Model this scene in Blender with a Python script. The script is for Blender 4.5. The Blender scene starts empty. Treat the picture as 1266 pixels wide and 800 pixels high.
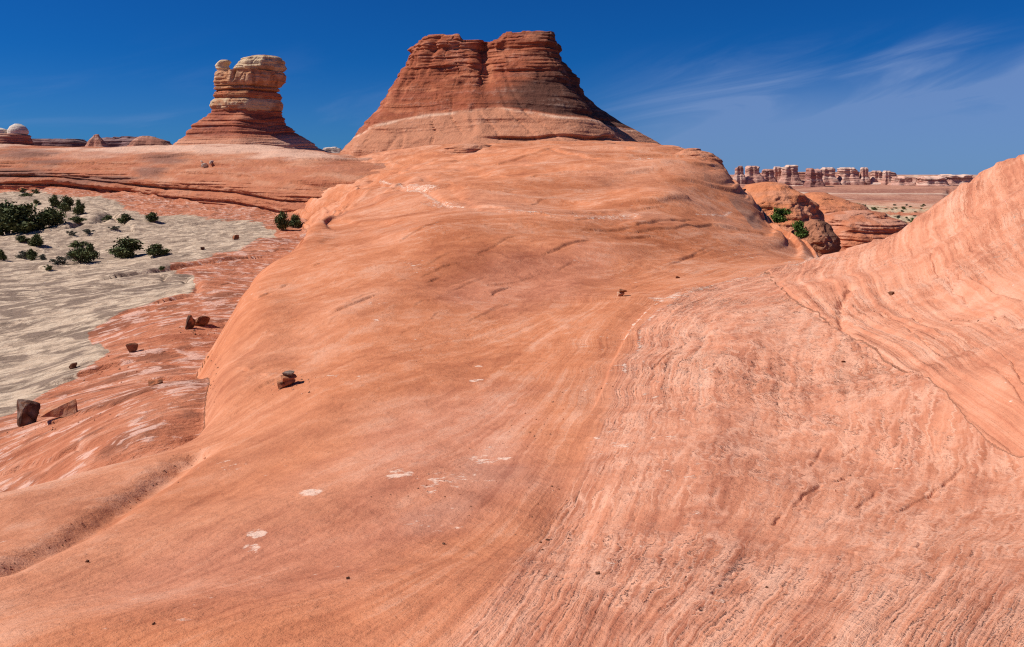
import bpy, bmesh, math, random
import numpy as np
from mathutils import Vector, noise as mnoise, Matrix

# ------------------------------------------------------------------ camera, sky, sun, exposure
S = bpy.context.scene
FPX, CX, CY = 990.0, 633.0, 400.0            # focal length and centre in pixels of the 1266x800 photograph
PITCH = math.atan2(185.0, FPX)               # horizon stands at y = 215
cam_d = bpy.data.cameras.new("camera")
cam = bpy.data.objects.new("camera", cam_d)
S.collection.objects.link(cam)
cam_d.sensor_width = 36.0
cam_d.lens = 36.0 * FPX / 1266.0
cam_d.clip_start = 0.1
cam_d.clip_end = 30000
cam.location = (0, 0, 0)                     # eye level is z = 0
cam.rotation_euler = (math.pi / 2 - PITCH, 0, 0)
S.camera = cam

SUN_EL, SUN_BEHIND = math.radians(48), math.radians(3)    # sun on the left, a little behind the camera
sun_dir = Vector((-math.cos(SUN_EL) * math.cos(SUN_BEHIND), -math.cos(SUN_EL) * math.sin(SUN_BEHIND), math.sin(SUN_EL)))
sun_d = bpy.data.lights.new("sun", 'SUN')
sun = bpy.data.objects.new("sun", sun_d)
S.collection.objects.link(sun)
sun_d.energy = 4.4
sun_d.angle = math.radians(0.5)
sun_d.color = (1.0, 0.95, 0.88)
sun.rotation_euler = sun_dir.to_track_quat('Z', 'Y').to_euler()

S.view_settings.view_transform = 'Standard'
S.view_settings.look = 'None'
S.view_settings.gamma = 1.0
S.view_settings.exposure = 0.39
S.cycles.use_denoising = False               # keep the grain of the stone
S.cycles.filter_width = 1.2

W = bpy.data.worlds.new("World")
S.world = W
W.use_nodes = True
def build_world():
    nt = W.node_tree
    N, L = nt.nodes, nt.links
    for n in list(N):
        N.remove(n)
    out = N.new('ShaderNodeOutputWorld')
    bg = N.new('ShaderNodeBackground')
    bg.inputs['Strength'].default_value = 0.062
    L.new(bg.outputs[0], out.inputs[0])
    sky = N.new('ShaderNodeTexSky')
    sky.sky_type = 'NISHITA'
    sky.sun_disc = False
    sky.sun_elevation = SUN_EL
    sky.sun_rotation = math.atan2(sun_dir.x, sun_dir.y)
    sky.altitude = 1500
    sky.air_density = 1.0
    sky.dust_density = 0.3
    sky.ozone_density = 3.0
    # a polarising filter deepened this sky: less red, a little less light
    pol = N.new('ShaderNodeMix'); pol.data_type = 'RGBA'; pol.blend_type = 'MULTIPLY'
    pol.inputs[0].default_value = 1.0
    pol.inputs[7].default_value = (0.035, 0.335, 0.80, 1)
    L.new(sky.outputs[0], pol.inputs[6])
    tc = N.new('ShaderNodeTexCoord')
    sep = N.new('ShaderNodeSeparateXYZ')
    L.new(tc.outputs['Generated'], sep.inputs[0])
    def M(op, a, b=None, c=None):
        m = N.new('ShaderNodeMath'); m.operation = op
        for i, v in enumerate((a, b, c)):
            if v is None: continue
            if isinstance(v, (int, float)): m.inputs[i].default_value = v
            else: L.new(v, m.inputs[i])
        return m.outputs[0]
    x, y, z = sep.outputs
    az = M('ARCTAN2', x, y)
    def ramp(val, a, b):
        r = N.new('ShaderNodeMapRange'); r.interpolation_type = 'SMOOTHSTEP'
        r.inputs[1].default_value = a; r.inputs[2].default_value = b
        L.new(val, r.inputs[0])
        return r.outputs[0]
    def noise(vec, scale, detail, rough, dist):
        n = N.new('ShaderNodeTexNoise'); L.new(vec, n.inputs['Vector'])
        n.inputs['Scale'].default_value = scale; n.inputs['Detail'].default_value = detail
        n.inputs['Roughness'].default_value = rough; n.inputs['Distortion'].default_value = dist
        return n.outputs[0]
    def comb(a, b, c):
        k = N.new('ShaderNodeCombineXYZ')
        for i, v in enumerate((a, b, c)):
            if isinstance(v, (int, float)): k.inputs[i].default_value = v
            else: L.new(v, k.inputs[i])
        return k.outputs[0]
    # cirrus drawn out in wisps that climb to the right
    p = M('SUBTRACT', z, M('MULTIPLY', az, 0.20))
    n1 = noise(comb(M('MULTIPLY', az, 2.6), M('MULTIPLY', p, 17.0), 0.0), 1.0, 8, 0.58, 1.0)
    n3 = noise(comb(M('MULTIPLY', az, 7.0), M('MULTIPLY', M('SUBTRACT', z, M('MULTIPLY', az, 0.32)), 70.0), 4.0), 1.0, 5, 0.6, 0.8)
    n2 = noise(comb(M('MULTIPLY', az, 3.0), M('MULTIPLY', p, 9.0), 9.0), 1.0, 2, 0.5, 0.3)
    wisps = M('MULTIPLY', ramp(n1, 0.36, 0.70), M('ADD', 0.55, M('MULTIPLY', n3, 0.9)))
    side = ramp(az, 0.05, 0.28)
    top = M('SUBTRACT', 1.0, ramp(M('SUBTRACT', z, M('MULTIPLY', az, 0.06)), 0.06, 0.15))
    amt = M('MULTIPLY', M('MULTIPLY', wisps, ramp(n2, 0.22, 0.50)), M('MULTIPLY', side, top))
    veil = M('MULTIPLY', M('SUBTRACT', 1.0, ramp(z, 0.01, 0.14)), M('ADD', 0.16, M('MULTIPLY', side, M('ADD', 0.42, M('MULTIPLY', n1, 0.75)))))
    few = M('MULTIPLY', M('MULTIPLY', M('SUBTRACT', 1.0, ramp(z, 0.02, 0.17)), ramp(n1, 0.5, 0.75)), 0.22)
    amt = M('MINIMUM', M('ADD', M('ADD', M('MULTIPLY', amt, 0.88), veil), few), 0.6)
    mix = N.new('ShaderNodeMix'); mix.data_type = 'RGBA'
    L.new(amt, mix.inputs[0])
    L.new(pol.outputs[2], mix.inputs[6])
    mix.inputs[7].default_value = (2.75, 4.05, 7.2, 1)
    L.new(mix.outputs[2], bg.inputs[0])
build_world()

# ------------------------------------------------------------------ numeric helpers
rng = np.random.default_rng(7)
random.seed(7)
CT, ST = math.cos(PITCH), math.sin(PITCH)

def P(px, py, D):
    """point that stands D metres ahead and is seen at photograph pixel (px, py)"""
    xc, yc = (px - CX) / FPX, (CY - py) / FPX
    dy = CT + yc * ST
    k = D / dy
    return np.array([xc * k, D, (-ST + yc * CT) * k])

def to_px(x, y, z):
    d = y * CT - z * ST
    d = np.where(d > 0.05, d, 0.05)
    up = y * ST + z * CT
    return CX + FPX * x / d, CY - FPX * up / d

def sstep(a, b, x):
    t = np.clip((x - a) / (b - a), 0, 1)
    return t * t * (3 - 2 * t)

def _hash(i, j, k, seed):
    h = (i * 374761393 + j * 668265263 + k * 1274126177 + seed * 974634777) & 0xFFFFFFFF
    h = ((h ^ (h >> 13)) * 1274126177) & 0xFFFFFFFF
    return ((h ^ (h >> 16)) & 0xFFFF).astype(np.float32) / 32767.5 - 1.0

def noise3(x, y, z=0.0, seed=0):
    x, y, z = np.broadcast_arrays(np.asarray(x, dtype=np.float64), y, z)
    xi, yi, zi = np.floor(x).astype(np.int64), np.floor(y).astype(np.int64), np.floor(z).astype(np.int64)
    xf, yf, zf = x - xi, y - yi, z - zi
    u = xf * xf * xf * (xf * (xf * 6 - 15) + 10)
    v = yf * yf * yf * (yf * (yf * 6 - 15) + 10)
    flat = not np.any(zf)
    def plane(k):
        a = _hash(xi, yi, k, seed); b = _hash(xi + 1, yi, k, seed)
        c = _hash(xi, yi + 1, k, seed); d = _hash(xi + 1, yi + 1, k, seed)
        return (a + (b - a) * u) * (1 - v) + (c + (d - c) * u) * v
    p0 = plane(zi)
    if flat:
        return p0
    w = zf * zf * zf * (zf * (zf * 6 - 15) + 10)
    return p0 + (plane(zi + 1) - p0) * w

def fbm(x, y, z=0.0, octv=4, seed=0, gain=0.5, lac=2.03):
    s, a, f, tot = 0.0, 1.0, 1.0, 0.0
    for o in range(octv):
        s = s + a * noise3(np.asarray(x) * f + 17.3 * o, np.asarray(y) * f - 9.1 * o, np.asarray(z) * f, seed + o)
        tot += a; a *= gain; f *= lac
    return s / tot

class TPS:
    """thin-plate surface through scattered values"""
    def __init__(s, pts, val, smooth=1e-4):
        s.p = np.array(pts, float); n = len(s.p)
        d2 = ((s.p[:, None] - s.p[None]) ** 2).sum(-1)
        K = 0.5 * d2 * np.log(d2 + 1e-12) + np.eye(n) * smooth
        A = np.zeros((n + 3, n + 3)); A[:n, :n] = K
        Q = np.c_[np.ones(n), s.p]; A[:n, n:] = Q; A[n:, :n] = Q.T
        b = np.zeros(n + 3); b[:n] = val
        s.w = np.linalg.solve(A, b)
    def __call__(s, u, v):
        u, v = np.broadcast_arrays(u, v)
        out = s.w[-3] + s.w[-2] * u + s.w[-1] * v
        for (a, b), w in zip(s.p, s.w):
            d2 = (u - a) ** 2 + (v - b) ** 2
            out = out + (0.5 * w) * d2 * np.log(d2 + 1e-12)
        return out

def smax(a, b, k):
    h = np.clip(0.5 + 0.5 * (a - b) / k, 0, 1)
    return b + (a - b) * h + k * h * (1 - h)

def poly_dist(x, y, pts, closed=False):
    """distance to a polyline and sign (+ on its left when walking along it)"""
    best = np.full(np.shape(x), 1e18); sg = np.ones(np.shape(x))
    n = len(pts)
    for i in range(n if closed else n - 1):
        ax, ay = pts[i]; bx, by = pts[(i + 1) % n]
        dx, dy = bx - ax, by - ay
        L2 = dx * dx + dy * dy + 1e-12
        t = np.clip(((x - ax) * dx + (y - ay) * dy) / L2, 0, 1)
        ex, ey = x - ax - t * dx, y - ay - t * dy
        d2 = ex * ex + ey * ey
        m = d2 < best
        best = np.where(m, d2, best)
        sg = np.where(m, np.where(dx * (y - ay) - dy * (x - ax) >= 0, 1.0, -1.0), sg)
    return np.sqrt(best), sg

def inside(x, y, pts):
    c = np.zeros(np.shape(x), bool)
    n = len(pts)
    for i in range(n):
        x1, y1 = pts[i]; x2, y2 = pts[(i + 1) % n]
        if y1 == y2: continue
        c ^= ((y1 > y) != (y2 > y)) & (x < (x2 - x1) * (y - y1) / (y2 - y1) + x1)
    return c

def mixc(a, b, m):
    return a + (b - a) * m[..., None]

C_ORANGE = np.array([.55, .200, .094])
C_PINK = np.array([.60, .247, .143])
C_RED = np.array([.47, .165, .085])
C_BUTTE = np.array([.30, .085, .040])
C_SAND = np.array([.52, .39, .25])
C_STREAK = np.array([.25, .20, .15])
C_PALE = np.array([.74, .54, .41])
C_VARN = np.array([.20, .095, .065])

# ------------------------------------------------------------------ scene helpers
COL = S.collection
def tag(o, label=None, cat=None, group=None, kind=None):
    if label: o['label'] = label
    if cat: o['category'] = cat
    if group: o['group'] = group
    if kind: o['kind'] = kind
    return o

def empty(name, loc=(0, 0, 0), rz=0.0):
    o = bpy.data.objects.new(name, None)
    o.empty_display_size = 0.2
    COL.objects.link(o); o.location = loc; o.rotation_euler = (0, 0, rz)
    return o

def mesh_obj(name, co, faces, mat, parent=None, attrs=None, smooth=True, loc=None):
    """co (n,3); faces (m,4) or (m,3)"""
    co = np.asarray(co, np.float32).reshape(-1, 3); faces = np.asarray(faces, np.int32)
    k = faces.shape[1]
    me = bpy.data.meshes.new(name)
    me.vertices.add(len(co)); me.vertices.foreach_set('co', co.ravel())
    me.loops.add(faces.size); me.loops.foreach_set('vertex_index', faces.ravel())
    me.polygons.add(len(faces))
    me.polygons.foreach_set('loop_start', np.arange(0, faces.size, k, dtype=np.int32))
    me.update(calc_edges=True)
    me.polygons.foreach_set('use_smooth', np.full(len(faces), smooth, bool))
    for an, av in (attrs or {}).items():
        av = np.asarray(av, np.float32)
        if av.ndim == 2:
            a = me.attributes.new(an, 'FLOAT_COLOR', 'POINT')
            a.data.foreach_set('color', np.c_[av, np.ones(len(av))].astype(np.float32).ravel())
        else:
            a = me.attributes.new(an, 'FLOAT', 'POINT')
            a.data.foreach_set('value', av.ravel())
    me.materials.append(mat)
    o = bpy.data.objects.new(name, me)
    COL.objects.link(o)
    if parent: o.parent = parent
    if loc is not None: o.location = loc
    return o

def grid_faces(nr, nc, wrap=False):
    i = np.arange(nr - 1)[:, None]
    j = np.arange(nc if wrap else nc - 1)[None]
    j2 = (j + 1) % nc
    a = i * nc + j; b = i * nc + j2
    return np.stack([a + 0 * j, b + 0 * i, b + nc, a + nc], -1).reshape(-1, 4)

def copy_tree(o, parent=None):
    c = o.copy(); COL.objects.link(c)
    c.parent = parent
    for ch in o.children:
        copy_tree(ch, c)
    return c

# ------------------------------------------------------------------ materials
class NB:
    def __init__(s, name):
        s.m = bpy.data.materials.new(name); s.m.use_nodes = True
        s.nt = s.m.node_tree; s.N, s.L = s.nt.nodes, s.nt.links
        for n in list(s.N): s.N.remove(n)
        s.out = s.N.new('ShaderNodeOutputMaterial'); s.bs = s.N.new('ShaderNodeBsdfPrincipled')
        s.L.new(s.bs.outputs[0], s.out.inputs[0])
    def put(s, sock, v):
        if isinstance(v, (int, float)): sock.default_value = v
        elif isinstance(v, (tuple, list)): sock.default_value = v
        else: s.L.new(v, sock)
    def math(s, op, a, b=None, c=None):
        m = s.N.new('ShaderNodeMath'); m.operation = op
        for i, v in enumerate((a, b, c)):
            if v is not None: s.put(m.inputs[i], v)
        return m.outputs[0]
    def attr(s, n, fac=True):
        a = s.N.new('ShaderNodeAttribute'); a.attribute_name = n
        return a.outputs['Fac' if fac else 'Color']
    def noise(s, vec, scale, detail=4, rough=0.55, dist=0.0):
        n = s.N.new('ShaderNodeTexNoise')
        if vec is not None: s.L.new(vec, n.inputs['Vector'])
        s.put(n.inputs['Scale'], scale)
        n.inputs['Detail'].default_value = detail
        n.inputs['Roughness'].default_value = rough; n.inputs['Distortion'].default_value = dist
        return n.outputs[0]
    def ramp(s, v, a, b, c=0.0, d=1.0, smooth=True):
        r = s.N.new('ShaderNodeMapRange')
        r.interpolation_type = 'SMOOTHSTEP' if smooth else 'LINEAR'
        s.put(r.inputs[0], v); s.put(r.inputs[1], a); s.put(r.inputs[2], b); s.put(r.inputs[3], c); s.put(r.inputs[4], d)
        return r.outputs[0]
    def mix(s, f, a, b, mode='MIX'):
        m = s.N.new('ShaderNodeMix'); m.data_type = 'RGBA'; m.blend_type = mode
        s.put(m.inputs[0], f); s.put(m.inputs[6], a); s.put(m.inputs[7], b)
        return m.outputs[2]
    def comb(s, x, y, z):
        c = s.N.new('ShaderNodeCombineXYZ')
        for i, v in enumerate((x, y, z)): s.put(c.inputs[i], v)
        return c.outputs[0]
    def bump(s, h, dist, strength=1.0, normal=None):
        b = s.N.new('ShaderNodeBump')
        s.put(b.inputs['Strength'], strength); s.put(b.inputs['Distance'], dist); s.put(b.inputs['Height'], h)
        if normal is not None: s.L.new(normal, b.inputs['Normal'])
        return b.outputs[0]

def make_slickrock():
    m = NB("slickrock")
    A = lambda *v: v[0] if len(v) == 1 else m.math('ADD', v[0], A(*v[1:]))
    X = lambda a, b: m.math('MULTIPLY', a, b)
    C = lambda n, k: X(m.math('SUBTRACT', n, 0.5), k)        # centred noise times weight
    geo = m.N.new('ShaderNodeNewGeometry')
    pos = geo.outputs['Position']
    sp = m.N.new('ShaderNodeSeparateXYZ'); m.L.new(pos, sp.inputs[0])
    x, y, z = sp.outputs
    col = m.attr('Col', False); s_ = m.attr('Bed'); lam = m.attr('Lam'); spc = m.attr('Spc'); pale = m.attr('Pale')
    low = m.attr('Low'); val = m.attr('Valley'); near = m.attr('Near')
    # laminae: thin across the bedding coordinate, long along it
    wob = m.noise(m.comb(X(x, 2.0), X(y, 0.35), z), 0.9, 6, 0.62)
    wob2 = m.noise(m.comb(X(x, 1.1), X(y, 0.32), z), 5.0, 5, 0.65)
    sw = A(s_, C(wob, 0.12), C(wob2, 0.17))
    l0 = m.noise(m.comb(X(sw, 3.2), X(x, 0.22), X(y, 0.12)), 1.0, 4, 0.55)
    l1 = m.noise(m.comb(X(sw, 9.0), X(x, 0.4), X(y, 0.2)), 1.0, 4, 0.55)
    l2 = m.noise(m.comb(X(sw, 22.0), X(x, 0.8), X(y, 0.38)), 1.0, 4, 0.6)
    l3 = m.noise(m.comb(X(sw, 48.0), X(x, 1.6), X(y, 0.8)), 1.0, 3, 0.6)
    # mottling of the rock itself
    mo1 = m.noise(pos, 0.22, 5, 0.6); mo2 = m.noise(pos, 1.7, 8, 0.66)
    gr = m.noise(pos, 42.0, 4, 0.75); gr2 = m.noise(pos, 190.0, 2, 0.7)
    patch = m.ramp(m.noise(m.comb(x, X(y, 0.5), z), 0.55, 5, 0.6), 0.36, 0.62)
    lk = A(0.20, X(X(lam, A(0.30, X(patch, 0.70))), 0.62))
    lt = X(A(C(l0, 1.1), C(l1, 0.9), C(l2, 0.80), C(l3, 0.40)), A(lk, 0.20))
    tone = A(C(mo1, 0.60), C(mo2, 0.62), lt, C(gr, 0.22), C(gr2, 0.20))
    dark = m.mix(1.0, col, (0.66, 0.56, 0.55, 1), 'MULTIPLY')
    lite = m.mix(0.42, col, (0.80, 0.52, 0.38, 1))
    c = m.mix(m.ramp(tone, -0.30, 0.0, 1.0, 0.0, False), col, dark)
    c = m.mix(m.ramp(tone, 0.0, 0.30, 0.0, 1.0, False), c, lite)
    # thin pale seams where laminae crop out, and the crossing network between them
    rid = m.math('ABSOLUTE', m.math('SUBTRACT', l2, 0.5))
    vein = X(m.ramp(rid, 0.0, 0.05, 1.0, 0.0), m.ramp(mo2, 0.40, 0.62))
    c = m.mix(X(X(vein, lam), 0.40), c, (0.78, 0.45, 0.31, 1))
    def net(kx, ky, kz, w):
        vec = m.comb(A(X(sw, kx), C(wob2, 1.6)), A(X(x, ky), C(wob, 1.0)), A(X(y, kz), C(wob2, 1.2)))
        vo = m.N.new('ShaderNodeTexVoronoi'); vo.feature = 'DISTANCE_TO_EDGE'; vo.inputs['Scale'].default_value = 1.0
        m.L.new(vec, vo.inputs['Vector'])
        vc = m.N.new('ShaderNodeTexVoronoi'); vc.feature = 'F1'; vc.inputs['Scale'].default_value = 1.0
        m.L.new(vec, vc.inputs['Vector'])
        cs = m.N.new('ShaderNodeSeparateColor'); m.L.new(vc.outputs['Color'], cs.inputs[0])
        return m.ramp(vo.outputs['Distance'], 0.0, w, 1.0, 0.0), m.ramp(cs.outputs[0], 0.45, 1.0)
    gate = m.ramp(m.noise(pos, 1.3, 4, 0.65), 0.40, 0.56)
    gate2 = m.ramp(m.noise(pos, 2.1, 4, 0.65), 0.40, 0.58)
    netm = m.attr('Net')
    e1, r1 = net(6.0, 1.1, 0.38, 0.13); e2, r2 = net(12.0, 2.4, 0.85, 0.20)
    net1 = X(X(e1, netm), gate); net2 = X(X(e2, netm), gate2)
    c = m.mix(X(X(X(r1, netm), gate), 0.60), c, m.mix(1.0, c, (0.76, 0.68, 0.64, 1), 'MULTIPLY'))
    c = m.mix(X(X(X(r2, netm), gate2), 0.50), c, m.mix(1.0, c, (0.76, 0.68, 0.64, 1), 'MULTIPLY'))
    c = m.mix(X(net1, 0.44), c, (0.80, 0.45, 0.31, 1))
    c = m.mix(X(net2, 0.34), c, (0.78, 0.43, 0.295, 1))
    # low ground: red apron and pale valley floor, both streaked
    lx = A(X(x, 0.90), X(y, 0.43)); ly = m.math('SUBTRACT', X(y, 0.90), X(x, 0.43))
    q1 = m.noise(m.comb(X(lx, 0.55), X(ly, 0.95), 0.0), 1.0, 6, 0.58, 0.5)
    q2 = m.noise(m.comb(X(lx, 1.0), X(ly, 2.4), 3.0), 1.0, 6, 0.60, 0.6)
    q3 = m.noise(m.comb(X(lx, 0.10), X(ly, 0.20), 7.0), 1.0, 6, 0.62, 0.4)
    sand = m.mix(m.ramp(A(C(q1, 1.0), C(q3, 0.5)), -0.09, 0.09), (0.51, 0.37, 0.26, 1), (0.37, 0.265, 0.19, 1))
    sand = m.mix(m.ramp(A(C(q2, 1.0), C(q1, -0.5)), 0.01, 0.09, 0.0, 0.75), sand, (0.61, 0.465, 0.335, 1))
    sand = m.mix(X(near, m.ramp(A(C(q1, 1.0), C(q2, -0.8), C(q3, 0.8)), -0.03, 0.07, 0.0, 0.82)), sand, (0.205, 0.14, 0.103, 1))
    sand = m.mix(X(m.ramp(mo2, 0.50, 0.60), 0.55), sand, (0.22, 0.155, 0.11, 1))
    ap = m.mix(m.ramp(A(C(q1, 0.8), C(q3, 0.5)), 0.015, 0.11, 0.0, 0.7), c, (0.21, 0.075, 0.042, 1))
    ap = m.mix(m.ramp(A(C(q2, 1.0), C(mo2, 0.7), C(q3, 0.5)), 0.05, 0.12, 0.0, 0.72), ap, (0.68, 0.42, 0.33, 1))
    wm = m.ramp(A(val, C(q2, 0.9), C(q1, 0.5)), -0.08, 0.08)
    c = m.mix(low, c, m.mix(wm, ap, sand))
    # bleached, scaling skin
    pn = m.noise(pos, 5.0, 8, 0.72)
    pm = X(m.ramp(A(X(pale, 0.62), C(pn, 3.0)), 0.47, 0.66), m.ramp(pale, 0.02, 0.12))
    c = m.mix(X(pm, 0.78), c, (0.76, 0.54, 0.42, 1))
    m.L.new(c, m.bs.inputs['Base Color'])
    m.bs.inputs['Roughness'].default_value = 0.93
    m.bs.inputs['Specular IOR Level'].default_value = 0.12
    h = A(X(l1, 0.5), X(l2, 0.36), X(l3, 0.12), X(pm, 0.12), X(net1, 0.22), X(net2, 0.10))
    b1 = m.bump(h, X(X(spc, m.math('MAXIMUM', m.math('SUBTRACT', lk, 0.13), 0.02)), 0.105))
    b1 = m.bump(X(A(q1, q2), low), 0.20, 1.0, b1)
    b2 = m.bump(mo2, 0.08, 1.0, b1)
    b3 = m.bump(A(gr, X(gr2, 0.4)), 0.005, 1.0, b2)
    m.L.new(b3, m.bs.inputs['Normal'])
    return m.m

def make_rock(name, grain=6.0, bumpd=0.05, var=0.6, strata=0.0):
    """rock whose broad colouring is an attribute, with procedural mottling, cracks and grain on top"""
    m = NB(name)
    tc = m.N.new('ShaderNodeTexCoord'); pos = tc.outputs['Object']
    sp = m.N.new('ShaderNodeSeparateXYZ'); m.L.new(pos, sp.inputs[0])
    col = m.attr('Col', False)
    a = m.noise(pos, grain * 0.15, 5, 0.6); b = m.noise(pos, grain, 5, 0.65)
    st = m.comb(m.math('MULTIPLY', sp.outputs[0], grain * 0.10), m.math('MULTIPLY', sp.outputs[1], grain * 0.10), m.math('MULTIPLY', sp.outputs[2], grain * 1.2))
    l = m.noise(st, 1.0, 4, 0.6)
    t = m.math('ADD', m.math('MULTIPLY', m.math('SUBTRACT', a, 0.5), 0.8), m.math('MULTIPLY', m.math('SUBTRACT', b, 0.5), 0.8))
    t = m.math('ADD', t, m.math('MULTIPLY', m.math('SUBTRACT', l, 0.5), 1.2 * strata))
    dark = m.mix(1.0, col, (0.55, 0.50, 0.50, 1), 'MULTIPLY')
    lite = m.mix(0.30, col, (0.78, 0.55, 0.42, 1))
    c = m.mix(m.math('MULTIPLY', m.ramp(t, -0.45, 0.0, 1.0, 0.0), var), col, dark)
    c = m.mix(m.math('MULTIPLY', m.ramp(t, 0.0, 0.45), var), c, lite)
    m.L.new(c, m.bs.inputs['Base Color'])
    m.bs.inputs['Roughness'].default_value = 0.93
    m.bs.inputs['Specular IOR Level'].default_value = 0.12
    h = m.math('ADD', b, m.math('MULTIPLY', l, 1.3 * strata))
    m.L.new(m.bump(h, bumpd), m.bs.inputs['Normal'])
    return m.m

def make_leaf(name, c0, c1):
    m = NB(name)
    v = m.attr('Tint')
    c = m.mix(v, c0 + (1,), c1 + (1,))
    m.L.new(c, m.bs.inputs['Base Color'])
    m.bs.inputs['Roughness'].default_value = 0.75
    m.bs.inputs['Specular IOR Level'].default_value = 0.15
    return m.m

def make_bark():
    m = NB("bark")
    tc = m.N.new('ShaderNodeTexCoord')
    n = m.noise(tc.outputs['Object'], 14.0, 4, 0.6)
    m.L.new(m.mix(n, (0.10, 0.075, 0.055, 1), (0.24, 0.19, 0.15, 1)), m.bs.inputs['Base Color'])
    m.bs.inputs['Roughness'].default_value = 0.9
    m.L.new(m.bump(n, 0.02), m.bs.inputs['Normal'])
    return m.m

M_SLICK = make_slickrock()
M_CLIFF = make_rock("cliff_rock", 1.1, 0.35, 0.75, 0.7)
M_FAR = make_rock("far_rock", 0.12, 2.0, 0.6, 0.8)
M_BOULDER = make_rock("boulder_rock", 9.0, 0.03, 0.7, 0.0)
M_JUNIPER = make_leaf("juniper_leaf", (0.045, 0.058, 0.019), (0.15, 0.165, 0.06))
M_SAGE = make_leaf("sage_leaf", (0.06, 0.065, 0.045), (0.16, 0.16, 0.115))
M_GREEN = make_leaf("fresh_leaf", (0.045, 0.085, 0.016), (0.14, 0.20, 0.042))
M_BARK = make_bark()

# ------------------------------------------------------------------ the ground: one sheet of slickrock, valley and plain
def uv_of(p):
    return math.atan2(p[0], p[1]), math.log(math.hypot(p[0], p[1]))

def surface(px_pts, raw_pts, smooth=2e-5):
    uv, t = [], []
    for px, py, D in px_pts:
        p = P(px, py, D); u, v = uv_of(p)
        uv.append((u, v)); t.append(p[2] / math.exp(v))
    for u, r, z in raw_pts:
        uv.append((math.radians(u), math.log(r))); t.append(z / r)
    return TPS(uv, t, smooth)

# upper slickrock: the swell we stand on, the bowl, the hump on the right and the long dome
HIGH = surface([
    (633, 800, 2.6), (0, 800, 2.95), (320, 800, 2.75), (950, 800, 2.5), (1266, 800, 2.45),
    (633, 1100, 1.6), (0, 1100, 1.75), (1266, 1100, 1.55),
    (0, 705, 4.6), (100, 652, 6.0), (170, 606, 7.6), (240, 556, 9.3),
    (0, 612, 7.4), (60, 598, 8.0), (120, 580, 8.7), (190, 560, 9.6), (240, 546, 10.2), (268, 505, 11.6),
    (150, 720, 4.3), (300, 670, 5.0), (490, 588, 6.6), (400, 500, 10.2), (355, 470, 12.2), (300, 470, 12.6), (560, 510, 9.4),
    (650, 480, 10.6), (600, 680, 4.45), (700, 560, 7.0), (740, 480, 10.0), (762, 430, 13.2), (769, 362, 22), (830, 367, 19.5), (900, 345, 23),
    (800, 560, 6.6), (800, 680, 4.2), (860, 450, 10.6), (990, 325, 30), (1000, 400, 13), (1000, 600, 5.5), (1130, 450, 9.2), (1060, 304, 29),
    (1130, 283, 27), (1110, 305, 22.5), (1080, 330, 18.5), (1050, 350, 16.5), (1165, 262, 23.5), (1200, 221, 21), (1266, 187, 18.5), (1266, 240, 15.5), (1266, 300, 13), (1266, 400, 9.3), (1266, 550, 5.8), (1150, 650, 4.4), (1160, 340, 15), (1195, 280, 17.5),
    (265, 440, 15.5), (285, 380, 21), (310, 338, 28), (350, 300, 38), (400, 262, 55), (430, 246, 82), (440, 230, 112), (436, 208, 142), (430, 191, 172), (400, 196, 178), (400, 215, 142), (350, 226, 142), (250, 224, 165), (100, 214, 190),
    (400, 420, 15.5), (420, 340, 24.5), (500, 400, 16.5), (500, 330, 25), (500, 280, 36),
    (600, 420, 15), (600, 380, 18.2), (600, 330, 24), (600, 300, 29), (600, 270, 36), (600, 240, 49), (600, 210, 78), (600, 188, 118), (600, 178, 160),
    (520, 240, 56), (500, 212, 98), (480, 190, 146),
    (700, 360, 21), (700, 310, 28), (700, 270, 35), (700, 255, 41), (740, 235, 50), (700, 205, 70),
    (850, 320, 30), (850, 290, 35), (850, 250, 46), (850, 215, 64), (830, 184, 112), (800, 178, 150), (895, 207, 74), (930, 250, 60), (985, 289, 48), (1005, 316, 37), (940, 310, 34),
], [(-75, 3, -1.8), (-75, 8, -3.2), (-60, 20, -4), (75, 3, -1.3), (75, 8, -.4), (60, 20, 1.6), (40, 22, 1.3), (40, 8, -1.0), (0, 190, 6.5), (-8, 190, 5.5), (11, 190, 6.0)])

# low ground: red apron, pale valley floor on the left; canyon and far plain on the right
LOW = surface([
    (0, 625, 11.5), (30, 515, 16.5), (160, 432, 24), (100, 420, 29), (0, 500, 19.5), (-200, 560, 15), (-250, 400, 32),
    (250, 470, 15.5), (200, 540, 11.5), (240, 400, 27), (280, 350, 38), (330, 300, 66),
    (0, 440, 28), (0, 350, 52), (100, 350, 50), (200, 340, 52), (245, 350, 46), (150, 312, 74), (60, 320, 70), (0, 290, 100), (250, 300, 82), (320, 285, 92),
    (0, 262, 135), (100, 262, 130), (200, 264, 124), (300, 274, 108), (0, 238, 172), (110, 240, 162), (200, 249, 148), (290, 257, 134), (345, 268, 122), (400, 274, 114), (440, 276, 110),
    (-250, 245, 180), (-250, 300, 100),
    (1030, 325, 78), (1090, 310, 98), (1130, 300, 120), (1080, 273, 300), (1140, 266, 340), (1070, 251, 640), (1180, 253, 640), (1250, 255, 600), (1000, 240, 1000), (1180, 238, 1100), (950, 238, 1000),
], [(-30, 6, -6), (-60, 6, -6), (0, 6, -8), (30, 6, -9), (60, 6, -9), (0, 20, -9), (30, 20, -10), (60, 20, -10), (30, 40, -10), (0, 50, -9), (0, 110, -9), (17, 60, -9.5), (14, 90, -9), (60, 100, -12),
    (-30, 260, -4), (-10, 260, -6), (0, 300, -12), (-30, 1000, -15), (0, 1000, -18), (50, 400, -20), (50, 1500, -22),
    (-40, 6000, -30), (0, 6000, -30), (40, 6000, -30), (15, 2500, -30), (-15, 2500, -30), (35, 2500, -30)])

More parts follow.
